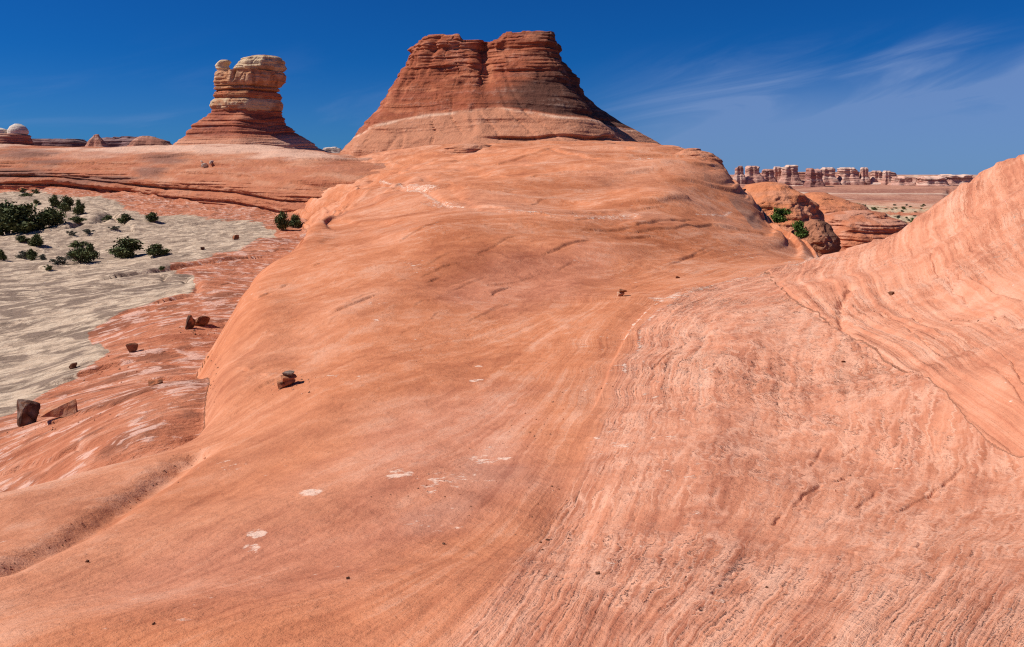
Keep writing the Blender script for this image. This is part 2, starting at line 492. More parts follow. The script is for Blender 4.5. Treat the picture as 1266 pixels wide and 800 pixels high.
def plan(pts):
    return [tuple(P(*p)[:2]) for p in pts]
EDGE_L = plan([(-2600, 900, 3.0), (-500, 690, 5.0), (-150, 624, 7.4), (0, 604, 8.1), (60, 590, 8.7), (120, 572, 9.4), (190, 552, 10.2), (240, 535, 10.9), (270, 505, 11.9),
               (264, 440, 15.5), (285, 380, 21), (310, 338, 28), (350, 300, 38), (400, 262, 55), (420, 251, 68), (433, 244, 84), (437, 240, 100), (430, 236, 115), (405, 233, 128), (300, 228, 150), (0, 215, 185), (-900, 215, 200)])
EDGE_R = plan([(2900, 60, 15), (1700, 60, 18), (1266, 187, 18.5), (1200, 221, 21), (1165, 260, 23.8), (1130, 283, 27), (1060, 304, 30), (1000, 324, 34), (1003, 318, 38), (985, 289, 48), (930, 250, 60), (895, 207, 74),
               (870, 187, 98), (842, 181, 140), (815, 180, 200), (790, 190, 260)])

ncore, nside = 1050, 90
az = np.concatenate([np.radians(np.linspace(-80, -37.2, nside)), np.radians(np.linspace(-37, 37, ncore)), np.radians(np.linspace(37.2, 80, nside))])
lr = np.concatenate([np.linspace(math.log(1.25), math.log(2.2), 60, endpoint=False), np.linspace(math.log(2.2), math.log(120), 1240, endpoint=False), np.linspace(math.log(120), math.log(240), 90, endpoint=False), np.linspace(math.log(240), math.log(9000), 140)])
U, V = np.meshgrid(az, lr)
R = np.exp(V)
X, Y = R * np.sin(U), R * np.cos(U)
def heights():
    hi = HIGH(U, V) * R
    dl, _ = poly_dist(X, Y, EDGE_L); dr, _ = poly_dist(X, Y, EDGE_R)
    sl = np.where(inside(X, Y, EDGE_L + [(-400, 150), (-400, -40), (-60, -40)]), 1.0, -1.0)
    sr = np.where(inside(X, Y, EDGE_R + [(500, 4000), (4000, 4000), (4000, -60), (200, -60)]), 1.0, -1.0)
    wob = fbm(X * 0.11, Y * 0.11, octv=3, seed=40)
    nl = dl * sl + wob * 0.016 * R            # + outside (left of the left edge)
    def fall(d, w, steep):
        return steep * w * np.logaddexp(0.0, d / w)
    wl = 0.012 * R + 0.06
    hi = hi - fall(nl + 0.35 * wl, 0.55 * wl, 1.0) * (1.5 - 0.95 * sstep(50, 95, R))
    hi = hi - fall(sr * dr - 0.3 * wl, wl * 0.9, 1.1)
    hi = hi - fall(R - 225, 8, 0.9) - fall(R - 300, 20, 5.0)
    lo = LOW(U, V) * R
    lo = np.where(R > 3000, np.minimum(lo, -8), lo)
    m = sstep(-0.25, 0.25, (hi - lo) / (0.01 * R))
    return smax(hi, lo, 0.006 * R + 0.03), m, hi, lo
Z, HIM, HI, LO = heights()

def hit(px, py, r0=1.4, r1=4000):
    """first point of the ground seen through photograph pixel (px, py)"""
    d = P(px, py, 1.0)
    u = math.atan2(d[0], 1.0); t = d[2] / math.hypot(d[0], 1.0)
    j = np.interp(u, az, np.arange(len(az))); j0 = int(min(j, len(az) - 2)); f = j - j0
    zc = Z[:, j0] * (1 - f) + Z[:, j0 + 1] * f
    rr = np.exp(lr)
    g = t * rr - zc
    ok = np.where((g[1:] <= 0) & (g[:-1] > 0) & (rr[1:] > r0) & (rr[1:] < r1))[0]
    if len(ok) == 0:
        return None
    i = ok[0]; k = g[i] / (g[i] - g[i + 1]); r = rr[i] + (rr[i + 1] - rr[i]) * k
    return np.array([r * math.sin(u), r * math.cos(u), t * r])
def hits(pts):
    out = [hit(*p) for p in pts]
    return [p for p in out if p is not None]
def ground_z(x, y):
    u, v = math.atan2(x, y), math.log(math.hypot(x, y))
    j = np.interp(u, az, np.arange(len(az))); i = np.interp(v, lr, np.arange(len(lr)))
    j0, i0 = int(min(j, len(az) - 2)), int(min(i, len(lr) - 2)); a, b = i - i0, j - j0
    return float((Z[i0, j0] * (1 - b) + Z[i0, j0 + 1] * b) * (1 - a) + (Z[i0 + 1, j0] * (1 - b) + Z[i0 + 1, j0 + 1] * b) * a)

# bedding coordinates: curves along which one lamina crops out
BED_A = [
    (0.0, [(560, 795), (640, 700), (700, 600), (740, 520), (757, 450), (775, 410), (830, 368), (900, 347), (980, 328)]),
    (1.0, [(690, 795), (760, 640), (795, 540), (808, 450), (840, 400), (920, 362), (1000, 340)]),
    (2.0, [(800, 795), (880, 690), (925, 600), (945, 500), (948, 430), (985, 375)]),
    (3.0, [(950, 795), (1020, 690), (1075, 600), (1095, 520), (1075, 440)]),
    (4.0, [(1090, 795), (1170, 690), (1215, 600), (1215, 530)]),
    (5.0, [(1200, 795), (1266, 680)]),
    (-1.0, [(300, 795), (480, 730), (600, 665), (680, 570), (728, 490), (745, 440), (762, 398), (800, 374)]),
    (-2.0, [(0, 790), (200, 735), (400, 655), (560, 565), (660, 490), (720, 430), (760, 385)]),
    (-3.0, [(0, 710), (120, 655), (250, 575), (400, 505), (560, 450), (680, 400), (769, 362), (900, 325)]),
    (-4.0, [(290, 490), (340, 455), (420, 415), (560, 370), (700, 322), (880, 302), (980, 302)]),
    (-5.0, [(265, 420), (330, 350), (420, 300), (560, 265), (700, 265), (850, 262), (960, 287)]),
    (-6.0, [(402, 262), (500, 240), (650, 230), (800, 235), (900, 250)]),
    (-7.0, [(430, 230), (560, 200), (700, 195), (850, 195)]),
]
BED_B = [
    (0.0, [(1266, 560), (1130, 465), (1050, 415), (1000, 385), (960, 355)]),
    (1.0, [(1266, 500), (1150, 430), (1070, 385), (1045, 350), (1060, 315)]),
    (2.0, [(1266, 440), (1180, 395), (1120, 350), (1105, 300)]),
    (3.0, [(1266, 370), (1200, 330), (1160, 275)]),
    (4.0, [(1266, 260), (1230, 220)]),
]
def smooth_curve(pts, step=30.0):
    p = np.array([pts[0]] + list(pts) + [pts[-1]], float); out = []
    for i in range(1, len(p) - 2):
        n = max(1, int(round(np.linalg.norm(p[i + 1] - p[i]) / step)))
        for k in range(n):
            t = k / n
            out.append(.5 * (2 * p[i] + (p[i + 1] - p[i - 1]) * t + (2 * p[i - 1] - 5 * p[i] + 4 * p[i + 1] - p[i + 2]) * t * t + (3 * p[i] - p[i - 1] - 3 * p[i + 1] + p[i + 2]) * t ** 3))
    return [tuple(q) for q in out] + [tuple(pts[-1])]
def bed_tps(curves):
    uv, val = [], []
    for s, pts in curves:
        for q in hits(smooth_curve(pts)):
            uv.append(uv_of(q)); val.append(s)
    return TPS(uv, val, 6e-3)
BOUND = [tuple(q[:2]) for q in hits([(1266, 560), (1200, 515), (1130, 465), (1050, 415), (1000, 385), (960, 355), (940, 340)])]

def build_ground():
    global Z
    A = bed_tps(BED_A)(U, V); B = bed_tps(BED_B)(U, V)
    RB = [(60, 3.0)] + BOUND
    db, _ = poly_dist(X, Y, RB)
    sb = np.where(inside(X, Y, RB + [(40, 60), (60, 60)]), -1.0, 1.0)
    wobb = fbm(X * 0.6, Y * 0.6, octv=3, seed=3) * 0.02 * R
    isB = sstep(-0.004, 0.004, (-sb * db + wobb) / R) * (R < 60)
    lowbed = (Y * 0.16 + X * 0.05 + LO * 0.9) * (1.0 + 0 * X)
    low_s = lowbed / np.clip(0.03 * R, 0.4, 30)
    bed = np.where(isB > 0.5, B * 1.15 + 20.0, A)
    bed = np.where(HIM > 0.5, bed, V * 14.0 + U * 2.0 + 50)
    # spacing of one bedding unit, metres
    spc = np.clip(0.10 * R, 0.15, 40)
    px, py = to_px(X, Y, Z)
    # --- relief: a power-law roughness, each octave only where the sheet can carry it
    fade_r = np.clip(R, 1.5, 400)
    dz = np.zeros_like(R)
    for k, lam in enumerate([14.0, 6.5, 3.1, 1.4, 0.62, 0.27, 0.12]):
        amp = (0.020 if lam > 2 else 0.017) * lam * np.clip(1.4 - lam / (0.42 * fade_r), 0, 1) * sstep(2.2, 5.0, lam / (0.0045 * fade_r))
        if np.any(amp > 0):
            dz += amp * noise3(X / lam, Y / lam, 0.0, 60 + k)
    # --- laminae as small treads
    nA = fbm(U * 9, V * 7, octv=3, seed=11)
    lamw = HIM * (0.16 + 0.84 * sstep(-.25, 0.2, A + .15 * nA) * (isB < 0.5) + 0.5 * isB)
    lamw = np.clip(lamw * (0.55 + 0.9 * sstep(-0.4, 0.4, fbm(X / 2.3, Y / 2.3, octv=2, seed=8))), 0, 1.2)
    wv = 0.0
    for k, (fu, fv, am) in enumerate([(9, 1.6, .05), (22, 4, .05), (48, 9, .035), (90, 20, .022)]):
        wv = wv + am * noise3(U * fu, V * fv, 0.0, 80 + k)
    sw = bed + wv
    def tread(K, amp, seed):
        q = sw * K
        n = noise3(q, U * 9.0, V * 2.2, seed)
        return amp * np.clip(n * 1.6, -0.8, 0.8)
    dz += spc * lamw * (tread(3.3, 0.014, 91) + tread(8.5, 0.006, 92) + tread(19.0, 0.0022, 93))
    # pits and chipped edges strung along the beds
    pit = noise3(sw * 24.0, U * 75, V * 44, 97) * .72 + .28 * noise3(sw * 50, U * 150, V * 90, 98)
    gatep = sstep(-.15, .35, fbm(U * 7, V * 5, octv=2, seed=99))
    dz -= HIM * (R < 90) * R * 0.0014 * sstep(.54, .66, pit) * gatep * (0.35 + .65 * lamw)
    # flat-lying beds of the upper dome weather into low steps
    zq = HI + .5 * fbm(X / 9.0, Y / 9.0, octv=3, seed=130)
    stp = np.tanh(3.5 * noise3(zq * 1.5, X / 16.0, Y / 22.0, 131)) + .6 * np.tanh(3.5 * noise3(zq * 4.0, X / 8.0, Y / 11.0, 132))
    dz += HIM * sstep(28, 44, R) * (R < 240) * 0.19 * stp
    # shallow hollows and swells of the dome and the bowl
    for cx, cy, rx, ry, hh in [(690, 238, 85, 18, -.010), (545, 300, 70, 22, .010), (830, 240, 55, 24, .010), (450, 350, 90, 40, .010), (370, 440, 70, 26, -.008), (610, 440, 90, 26, -.006),
                               (420, 400, 60, 20, .006), (640, 345, 60, 14, -.008), (760, 310, 60, 12, .006), (330, 400, 30, 40, .008), (900, 420, 70, 40, .008), (1010, 480, 60, 40, -.006), (1180, 380, 60, 30, -.008), (600, 560, 60, 40, -.006), (880, 600, 50, 90, .008), (700, 640, 40, 80, -.010)]:
        dz += HIM * R * hh * np.exp(-((px - cx) / rx) ** 2 - ((py - cy) / ry) ** 2)
    # straight sharp treads of the upper right set
    fb = np.modf(sw * 2.2 + 0.35 * noise3(sw * 2.2, X * 0.1, Y * 0.1, 95) + 400)[0]
    dz += isB * HIM * spc * 0.022 * (sstep(0.0, 0.10, fb) - fb)
    # --- low ground: broken, streaky pavement
    lowm = 1 - HIM
    ca, sa = math.cos(0.5), math.sin(0.5)
    ax_, ay_ = X * ca + Y * sa, -X * sa + Y * ca
    dz += lowm * np.clip(R / 30, 0.2, 6) * (0.09 * fbm(ax_ / 3.2, ay_ / 1.1, octv=4, seed=110) + 0.16 * fbm(ax_ / 11, ay_ / 5.0, octv=3, seed=112)) * (R < 500)
    # --- ledges, grooves and cracks that have a line of their own
    def line(pts, r1=4000):
        return [tuple(q[:2]) for q in hits(pts)]
    def groove(pts, wid, dep, seed, brk=0.0, lift=0.0, rag=1.0):
        nonlocal dz
        L = line(pts)
        if len(L) < 2: return
        c = np.array(L); rm = np.hypot(c[:, 0], c[:, 1])
        msk = (R > rm.min() * 0.85) & (R < rm.max() * 1.18) & (U > np.arctan2(c[:, 0], c[:, 1]).min() - 0.06) & (U < np.arctan2(c[:, 0], c[:, 1]).max() + 0.06)
        x, y, r = X[msk], Y[msk], R[msk]
        n = fbm(x / (0.03 * rm.mean()), y / (0.03 * rm.mean()), octv=3, seed=seed)
        d, sg = poly_dist(x + n * wid * r * 1.2 * rag, y + noise3(x / (0.02 * r.mean()), y / (0.02 * r.mean()), 0, seed + 9) * wid * r * 1.2 * rag, L)
        g = sstep(brk - 0.25, brk + 0.15, fbm(x / (0.06 * rm.mean()), y / (0.06 * rm.mean()), octv=2, seed=seed + 5)) if brk > -1 else 1.0
        dz[msk] -= g * dep * r * np.exp(-(d / (wid * r)) ** 2)
        if lift:
            dz[msk] += g * lift * r * sstep(-wid * r * .6, wid * r * .6, d * sg) * np.exp(-(d / (wid * r * 7)) ** 2)
    # dark broken crevices in the right-hand face
    groove([(955, 648), (975, 630), (1000, 610), (1035, 592), (1055, 585)], .0026, .0042, 1, -0.1)
    groove([(990, 600), (1003, 575), (1018, 550)], .002, .003, 2, 0.0)
    groove([(1020, 580), (1040, 560), (1065, 545)], .002, .003, 3, 0.05)
    groove([(880, 735), (905, 715), (905, 708)], .002, .003, 4, -0.1)
    groove([(1110, 630), (1150, 610), (1180, 585), (1205, 552)], .002, .0034, 5, 0.0)
    groove([(1060, 625), (1085, 605)], .002, .003, 6, -0.1)
    groove([(1040, 700), (1110, 690), (1140, 672)], .002, .003, 7, 0.15)
    groove([(808, 455), (812, 450), (828, 438), (845, 432)], .0018, .003, 8, -2)
    groove([(1140, 308), (1158, 325), (1178, 347), (1200, 365)], .0035, .004, 9, -0.1, 0.003)
    groove([(1180, 405), (1210, 398), (1235, 400), (1262, 410)], .003, .004, 10, -0.1)
    groove([(1195, 392), (1222, 385), (1236, 390), (1230, 400)], .003, .0045, 11, -0.2)
    groove([(1175, 235), (1195, 228), (1215, 225)], .003, .004, 12, -0.2)
    groove([(1190, 255), (1205, 270), (1225, 280)], .003, .003, 13, 0.0)
    # bounding line between the two sets of laminae
    groove([(1266, 560), (1200, 515), (1130, 465), (1050, 415), (1000, 385)], .005, .0020, 14, -0.3, 0.0028)
    groove([(1050, 410), (1040, 395), (1042, 375), (1052, 355)], .004, .005, 15, -2)
    groove([(1266, 495), (1180, 445), (1120, 405), (1085, 385)], .0022, .003, 16, -0.2, 0.003)
    groove([(1266, 470), (1190, 425), (1130, 390)], .0022, .003, 17, -0.1, 0.003)
    groove([(1266, 375), (1225, 355), (1205, 345)], .0025, .004, 18, -0.2, 0.003)
    # gully on the left and the foot of the roll
    groove([(0, 702), (100, 654), (165, 610), (210, 578), (240, 556)], .021, .0150, 20, -2, 0.0, 0.12)
    groove([(735, 500), (757, 450), (775, 412), (800, 386), (830, 368), (900, 348)], .0035, .0, 25, -2, -.0040, .4)
    # seams on the long dome
    for i, pts in enumerate([
        [(536, 350), (560, 338), (585, 325)], [(280, 400), (320, 378), (350, 360)], [(420, 395), (445, 385), (460, 378)],
        [(370, 345), (390, 335)], [(610, 362), (625, 354)], [(300, 455), (325, 462)], [(325, 478), (345, 468)],
        [(680, 318), (740, 300), (800, 292)], [(640, 285), (700, 290), (770, 283), (850, 272)]]):
        groove(pts, .0026, .0014, 30 + i, -0.15, 0.0020)
    rs = random.Random(12)
    for i in range(64):
        cx, cy = rs.uniform(285, 900), rs.uniform(205, 430)
        if cx < 440 - (cy - 240) * .9 + 60 or cy > 470 - cx * .13: continue
        ln = rs.uniform(7, 26); sl = rs.uniform(-.55, -.15) if cy > 290 else rs.uniform(-.25, .18)
        groove([(cx - ln, cy - ln * sl), (cx, cy + rs.uniform(-2, 2)), (cx + ln, cy + ln * sl)], .0020, rs.uniform(.0004, .0010), 300 + i, -0.1, rs.uniform(.0006, .0014))
    # steps in the upper dome
    for i, (pts, w, dpt, lf) in enumerate([
        ([(790, 286), (835, 283), (880, 274), (945, 285), (985, 300)], .0022, .0004, .0022),
        ([(560, 236), (600, 262), (650, 266), (700, 262), (790, 258)], .009, .001, .002),
        ([(470, 225), (520, 238), (560, 252), (620, 258)], .004, .0012, .002),
        ([(620, 200), (680, 190), (740, 196), (800, 196)], .003, .0012, .002)]):
        groove(pts, w, dpt, 50 + i, -2, lf, 0.6)
    # apron ledges on the left
    for i, pts in enumerate([[(200, 470), (232, 470), (246, 465)], [(205, 345), (240, 358), (246, 368)], [(70, 520), (140, 500), (200, 480)], [(20, 580), (90, 560), (160, 552)],
                             [(60, 470), (120, 452), (180, 440)], [(215, 378), (240, 372)], [(150, 345), (230, 330), (300, 318)], [(0, 334), (48, 334)], [(60, 313), (140, 312)], [(90, 283), (140, 270), (165, 285)]]):
        groove(pts, .004, .004, 70 + i, -0.2, 0.004)
    dz += sstep(400, 700, R) * (R < 1600) * (U > .1) * 5.0 * np.tanh(2 * fbm(X / 220.0, Y / 90.0, octv=4, seed=9))
    Z = Z + dz
    # --- colours of the rock
    n1 = fbm(X / (0.30 * spc + .5), Y / (0.30 * spc + .5), octv=4, seed=21)
    nbig = fbm(X / 7.0, Y / 7.0, octv=4, seed=22)
    col = np.broadcast_to(C_ORANGE, R.shape + (3,)).copy()
    col = mixc(col, np.array([.42, .14, .062]), sstep(.02, .40, nbig) * .55 * (R > 4))
    col = mixc(col, np.array([.58, .265, .16]), sstep(.02, .40, -fbm(X / 5.0, Y / 8.0, octv=4, seed=24)) * .45)
    pinkm = (0.35 * sstep(-1.6, 0.0, A + 0.5 * nbig) + 0.65 * sstep(-0.12, 0.14, A + .12 * n1 + .25 * nbig)) * HIM * (R < 60)
    col = mixc(col, C_PINK, pinkm * 0.9)
    # greyer, dustier floor of the bowl
    def blob(cx, cy, rx, ry, rot=0.0, n=n1, k=0.7):
        c, s = math.cos(rot), math.sin(rot)
        dx, dy = px - cx, py - cy
        e = np.sqrt(((dx * c + dy * s) / rx) ** 2 + ((-dx * s + dy * c) / ry) ** 2)
        return sstep(1.25, 0.35, e + k * n * 0.6) * HIM
    grey = np.array([.52, .205, .125])
    for b in [(520, 610, 190, 75, -.25), (330, 700, 250, 55, -.1), (560, 530, 120, 60, -.3), (640, 345, 150, 40, -.1)]:
        col = mixc(col, grey, blob(*b) * 0.55)
    for b in [(700, 232, 90, 18, 0), (560, 330, 80, 25, -.4), (760, 290, 120, 16, 0), (840, 300, 90, 22, .1), (560, 290, 70, 20, -.3)]:
        col = mixc(col, np.array([.40, .125, .05]), blob(*b) * 0.6)
    col = mixc(col, np.array([.50, .30, .225]), blob(575, 590, 60, 30, -.3, k=1.8) * 0.22 + blob(545, 635, 40, 22, -.3, k=1.8) * .16)
    # grey-brown flank that looks right
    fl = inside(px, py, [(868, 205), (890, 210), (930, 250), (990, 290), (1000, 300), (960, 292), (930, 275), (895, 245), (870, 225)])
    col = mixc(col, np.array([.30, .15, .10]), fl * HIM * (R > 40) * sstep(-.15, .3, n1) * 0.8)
    # pale, flaking skin
    pale = np.zeros_like(R)
    for cx, cy, rx, ry, k in [(493, 588, 24, 8, 1), (383, 612, 20, 7, 1), (318, 661, 16, 6, 1.05), (310, 677, 15, 7, 1.05), (560, 600, 46, 30, .48), (600, 560, 40, 14, .45), (540, 650, 44, 14, .48), (280, 572, 40, 8, .45),
                              (520, 238, 26, 3, 1), (510, 233, 14, 2, .9), (545, 248, 30, 3, .7), (525, 295, 45, 16, .42), (520, 335, 25, 9, .42), (640, 262, 18, 5, .5), (750, 267, 60, 5, .72), (690, 265, 30, 3, .5),
                              (800, 197, 30, 5, .8), (835, 202, 18, 3, 1), (855, 361, 12, 3, .8), (825, 371, 28, 3.5, .95), (1000, 323, 45, 4, .75), (980, 330, 18, 3, .5),
                              (920, 312, 40, 14, .40), (740, 330, 60, 8, .30), (575, 370, 60, 8, .3), (420, 470, 60, 10, .3), (465, 385, 20, 4, .6), (465, 402, 8, 2, .9), (590, 452, 10, 2.5, .7), (590, 471, 12, 2.5, .8),
                              (1035, 605, 40, 14, .42), (1110, 570, 30, 10, .35), (930, 600, 60, 60, .25), (840, 560, 60, 120, .22), (1225, 615, 4, 3, .9), (1210, 635, 4, 4, .9), (850, 640, 40, 40, .3)]:
        e = np.sqrt(((px - cx) / rx) ** 2 + ((py - cy) / ry) ** 2)
        pale = np.maximum(pale, k * sstep(1.3, 0.5, e) * HIM)
    pale = np.maximum(pale, HIM * (R < 60) * (isB < .5) * .78 * np.exp(-((A - .10) / .10) ** 2) * sstep(520, 440, py))
    for pts, w in [([(772, 420), (783, 402), (800, 386), (830, 368), (862, 358)], 3.0), ([(985, 330), (1010, 321), (1050, 306)], 2.4), ([(470, 225), (500, 234), (530, 243), (575, 254)], 1.8), ([(640, 262), (700, 268), (760, 266), (800, 264)], 1.6), ([(860, 262), (905, 262)], 1.4), ([(775, 199), (800, 203), (830, 198)], 1.6)]:
        dl_, _ = poly_dist(px, py, pts)
        pale = np.maximum(pale, HIM * .95 * np.exp(-(dl_ / w) ** 2))
    pale = np.maximum(pale, HIM * (R < 400) * 0.30 * sstep(0.15, 0.5, fbm(X / (0.25 * spc * 3 + .5), Y / (0.25 * spc * 3 + .5), octv=3, seed=33)))
    # apron, white valley floor
    lowc = np.broadcast_to(C_RED, R.shape + (3,)).copy()
    stn = fbm(ax_ / (0.05 * R + 1.2), ay_ / (0.014 * R + .30), octv=4, seed=120)
    stn2 = fbm(ax_ / (0.10 * R + 1.2), ay_ / (0.022 * R + .25), octv=4, seed=126)
    VALLEY = [(-900, 232), (0, 238), (105, 243), (190, 262), (260, 266), (318, 273), (340, 282), (338, 293), (300, 305), (250, 318), (205, 324), (212, 338), (243, 348), (243, 360), (200, 376), (150, 396),
              (108, 415), (135, 432), (110, 446), (70, 468), (40, 488), (0, 515), (-900, 760)]
    dv, _ = poly_dist(px, py, VALLEY, True)
    dv = np.where(inside(px, py, VALLEY), dv, -dv) + 7 * stn + 4 * n1
    wm = sstep(-2.0, 2.5, dv) * (R < 240)
    nearv = sstep(318, 345, py)
    # far plain on the right: pale flat under the red cliffs
    fp = sstep(240, 290, R) * sstep(720, 560, R) * (U > 0.1)
    lowc = mixc(lowc, np.array([.52, .38, .24]), fp * sstep(-.5, .1, fbm(X / 60, Y / 25, octv=3, seed=5)))
    rf = sstep(560, 760, R)
    nf = fbm(X / 160.0, Y / 55.0, octv=5, seed=6); nf2 = fbm(X / 420.0, Y / 70.0, octv=4, seed=7)
    redp = mixc(np.broadcast_to(np.array([.43, .20, .13]), R.shape + (3,)), np.array([.30, .125, .085]), sstep(.0, .3, nf))
    redp = mixc(redp, np.array([.60, .42, .31]), sstep(.04, .26, nf2) * .85)
    lowc = mixc(lowc, redp, rf)
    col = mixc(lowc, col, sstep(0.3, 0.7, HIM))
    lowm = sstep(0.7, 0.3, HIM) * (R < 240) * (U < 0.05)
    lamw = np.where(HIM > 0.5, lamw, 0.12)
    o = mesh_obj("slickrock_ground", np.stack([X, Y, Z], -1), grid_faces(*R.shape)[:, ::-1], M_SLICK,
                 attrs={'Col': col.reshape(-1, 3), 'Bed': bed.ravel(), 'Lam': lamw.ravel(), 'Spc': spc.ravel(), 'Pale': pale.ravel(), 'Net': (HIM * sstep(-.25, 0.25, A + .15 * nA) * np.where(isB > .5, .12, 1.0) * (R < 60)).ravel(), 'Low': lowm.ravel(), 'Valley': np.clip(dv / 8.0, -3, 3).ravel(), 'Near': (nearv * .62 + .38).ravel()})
    tag(o, kind='structure')
build_ground()

# ------------------------------------------------------------------ standing rock
def rings(poly, n, blur):
    """radius of a plan polygon for n directions, softened"""
    ph = np.linspace(0, 2 * np.pi, n, endpoint=False)
    c, s = np.cos(ph), np.sin(ph)
    r = np.zeros(n)
    for i in range(len(poly)):
        ax, ay = poly[i]; bx, by = poly[(i + 1) % len(poly)]
        dx, dy = bx - ax, by - ay
        den = c * dy - s * dx
        den = np.where(np.abs(den) < 1e-9, 1e-9, den)
        t = (ax * dy - ay * dx) / den
        k = (ax * s - ay * c) / den
        r = np.where((t > 0) & (k >= -1e-6) & (k <= 1 + 1e-6), np.maximum(r, t), r)
    w = max(1, int(blur * n / 360))
    ker = np.hanning(2 * w + 3)[1:-1]; ker /= ker.sum()
    rp = np.r_[r[-w:], r, r[:w]]
    return np.convolve(rp, ker, 'valid')[:n]

ROUND = [(math.cos(a), math.sin(a)) for a in np.linspace(0, 2 * math.pi, 24, endpoint=False)]

def formation(name, mat, parent, D, left, right, colour, plan_top=ROUND, plan_low=ROUND, depth=0.85, nth=200, nh=90, strata=0.03, beds=1.2, rough=0.04,
              joints=0.0, blur=6, seed=0, below=3.0, cap=0.06, topfn=None, extra=None, origin=None, wide=1.0):
    """a mass of layered rock: left and right outline given where it stands (photo pixels at distance D), plan outline at its top and foot"""
    left = sorted(left, key=lambda q: q[1]); right = sorted(right, key=lambda q: q[1])
    y0, y1 = left[0][1], max(left[-1][1], right[-1][1])
    ys = np.linspace(y0, y1, nh)
    xl = np.interp(ys, [q[1] for q in left], [q[0] for q in left]); xr = np.interp(ys, [q[1] for q in right], [q[0] for q in right])
    Lp = np.array([P(a, b, D) for a, b in zip(xl, ys)]); Rp = np.array([P(a, b, D) for a, b in zip(xr, ys)])
    a = (Rp[:, 0] - Lp[:, 0]) / 2; xc = (Rp[:, 0] + Lp[:, 0]) / 2; z = Lp[:, 2] * (D - 0.80 * depth * a) / D
    a = a * wide
    # foot below ground
    a = np.r_[a, a[-1] * 1.03]; xc = np.r_[xc, xc[-1]]; z = np.r_[z, z[-1] - below]
    n = len(z)
    f = np.linspace(0, 1, n)[:, None]
    rt, rl = rings(plan_top, nth, blur)[None], rings(plan_low, nth, blur)[None]
    rr = rt * (1 - f) + rl * f
    ph = np.linspace(0, 2 * np.pi, nth, endpoint=False)[None]
    H = z[0] - z[-2]
    size = a.mean()
    zz = np.repeat(z[:, None], nth, 1)
    ux, uy = np.cos(ph), np.sin(ph)
    wavy = 0.05 * H * noise3(ux * 1.6 + 5, uy * 1.6, 0.0, seed)
    hb = (zz + wavy) / max(H, 1e-6) * 10 * beds
    lay = np.tanh(2.4 * noise3(hb, ux * 0.7 + 9, uy * 0.7, seed + 1)) + 0.55 * np.tanh(2.4 * noise3(hb * 2.7, ux * 1.2, uy * 1.2, seed + 2)) + 0.3 * noise3(hb * 6.5, ux * 2.5, uy * 2.5, seed + 3)
    dr = strata * size * lay
    Xu, Yu = a[:, None] * rr * ux, a[:, None] * rr * uy * depth
    dr = dr + rough * size * fbm(Xu / (size * .45), Yu / (size * .45), zz / (size * .45), octv=5, seed=seed + 4)
    if joints:
        jn = np.abs(noise3(ph * 7 + 0.5 * noise3(hb * .35, 0, 0, seed + 6), hb * 0.10, 0.0, seed + 5))
        dr = dr - joints * size * np.exp(-(jn / 0.06) ** 2)
    if extra is not None:
        dr = dr + extra(ph, zz, f, size)
    wgt = sstep(0.0, 0.03, f) * 0.7 + 0.3
    k = 1 + dr * wgt / np.maximum(a[:, None] * rr, 1e-3)
    px_, py_ = Xu * k, Yu * k
    # close the top with shrinking rings
    nt = 14
    tops = []
    for i in range(nt):
        q = 1 - (i + 1) / nt
        qq = q ** 0.8
        tops.append((px_[0] * qq, py_[0] * qq, zz[0] + cap * a[0] * (1 - q * q)))
    tops = tops[::-1]
    px_ = np.concatenate([np.array([t[0] for t in tops]), px_]); py_ = np.concatenate([np.array([t[1] for t in tops]), py_]); zz = np.concatenate([np.array([t[2] for t in tops]), zz])
    f2 = np.concatenate([np.zeros((nt, 1)), f])
    xc2 = np.concatenate([np.full(nt, xc[0]), xc])[:, None]
    gx, gy = px_ + xc2, py_ + D
    if topfn is not None:
        zz = zz + topfn(gx, gy, f2)
    pxl = CX + FPX * gx / (D * CT - zz * ST); pyl = CY - FPX * (D * ST + zz * CT) / (D * CT - zz * ST)
    colr = colour(gx, gy, zz, pxl, pyl, f2)
    o0 = np.array(origin if origin is not None else (xc[-1], D, z[-2]))
    co = np.stack([gx, gy, zz], -1)
    base = o0
    ob = mesh_obj(name, co.reshape(-1, 3) - base, grid_faces(len(zz), nth, True)[:, ::-1], mat, parent, attrs={'Col': np.broadcast_to(colr, co.shape).reshape(-1, 3)})
    if parent is None:
        ob.location = base
    return ob

def bands(z, table, soft=0.15):
    """colour by height: [(z, rgb), ...] from low to high"""
    out = np.broadcast_to(np.array(table[0][1], float), z.shape + (3,)).copy()
    for zz, c in table[1:]:
        out = mixc(out, np.array(c, float), sstep(zz - soft, zz + soft, z))
    return out

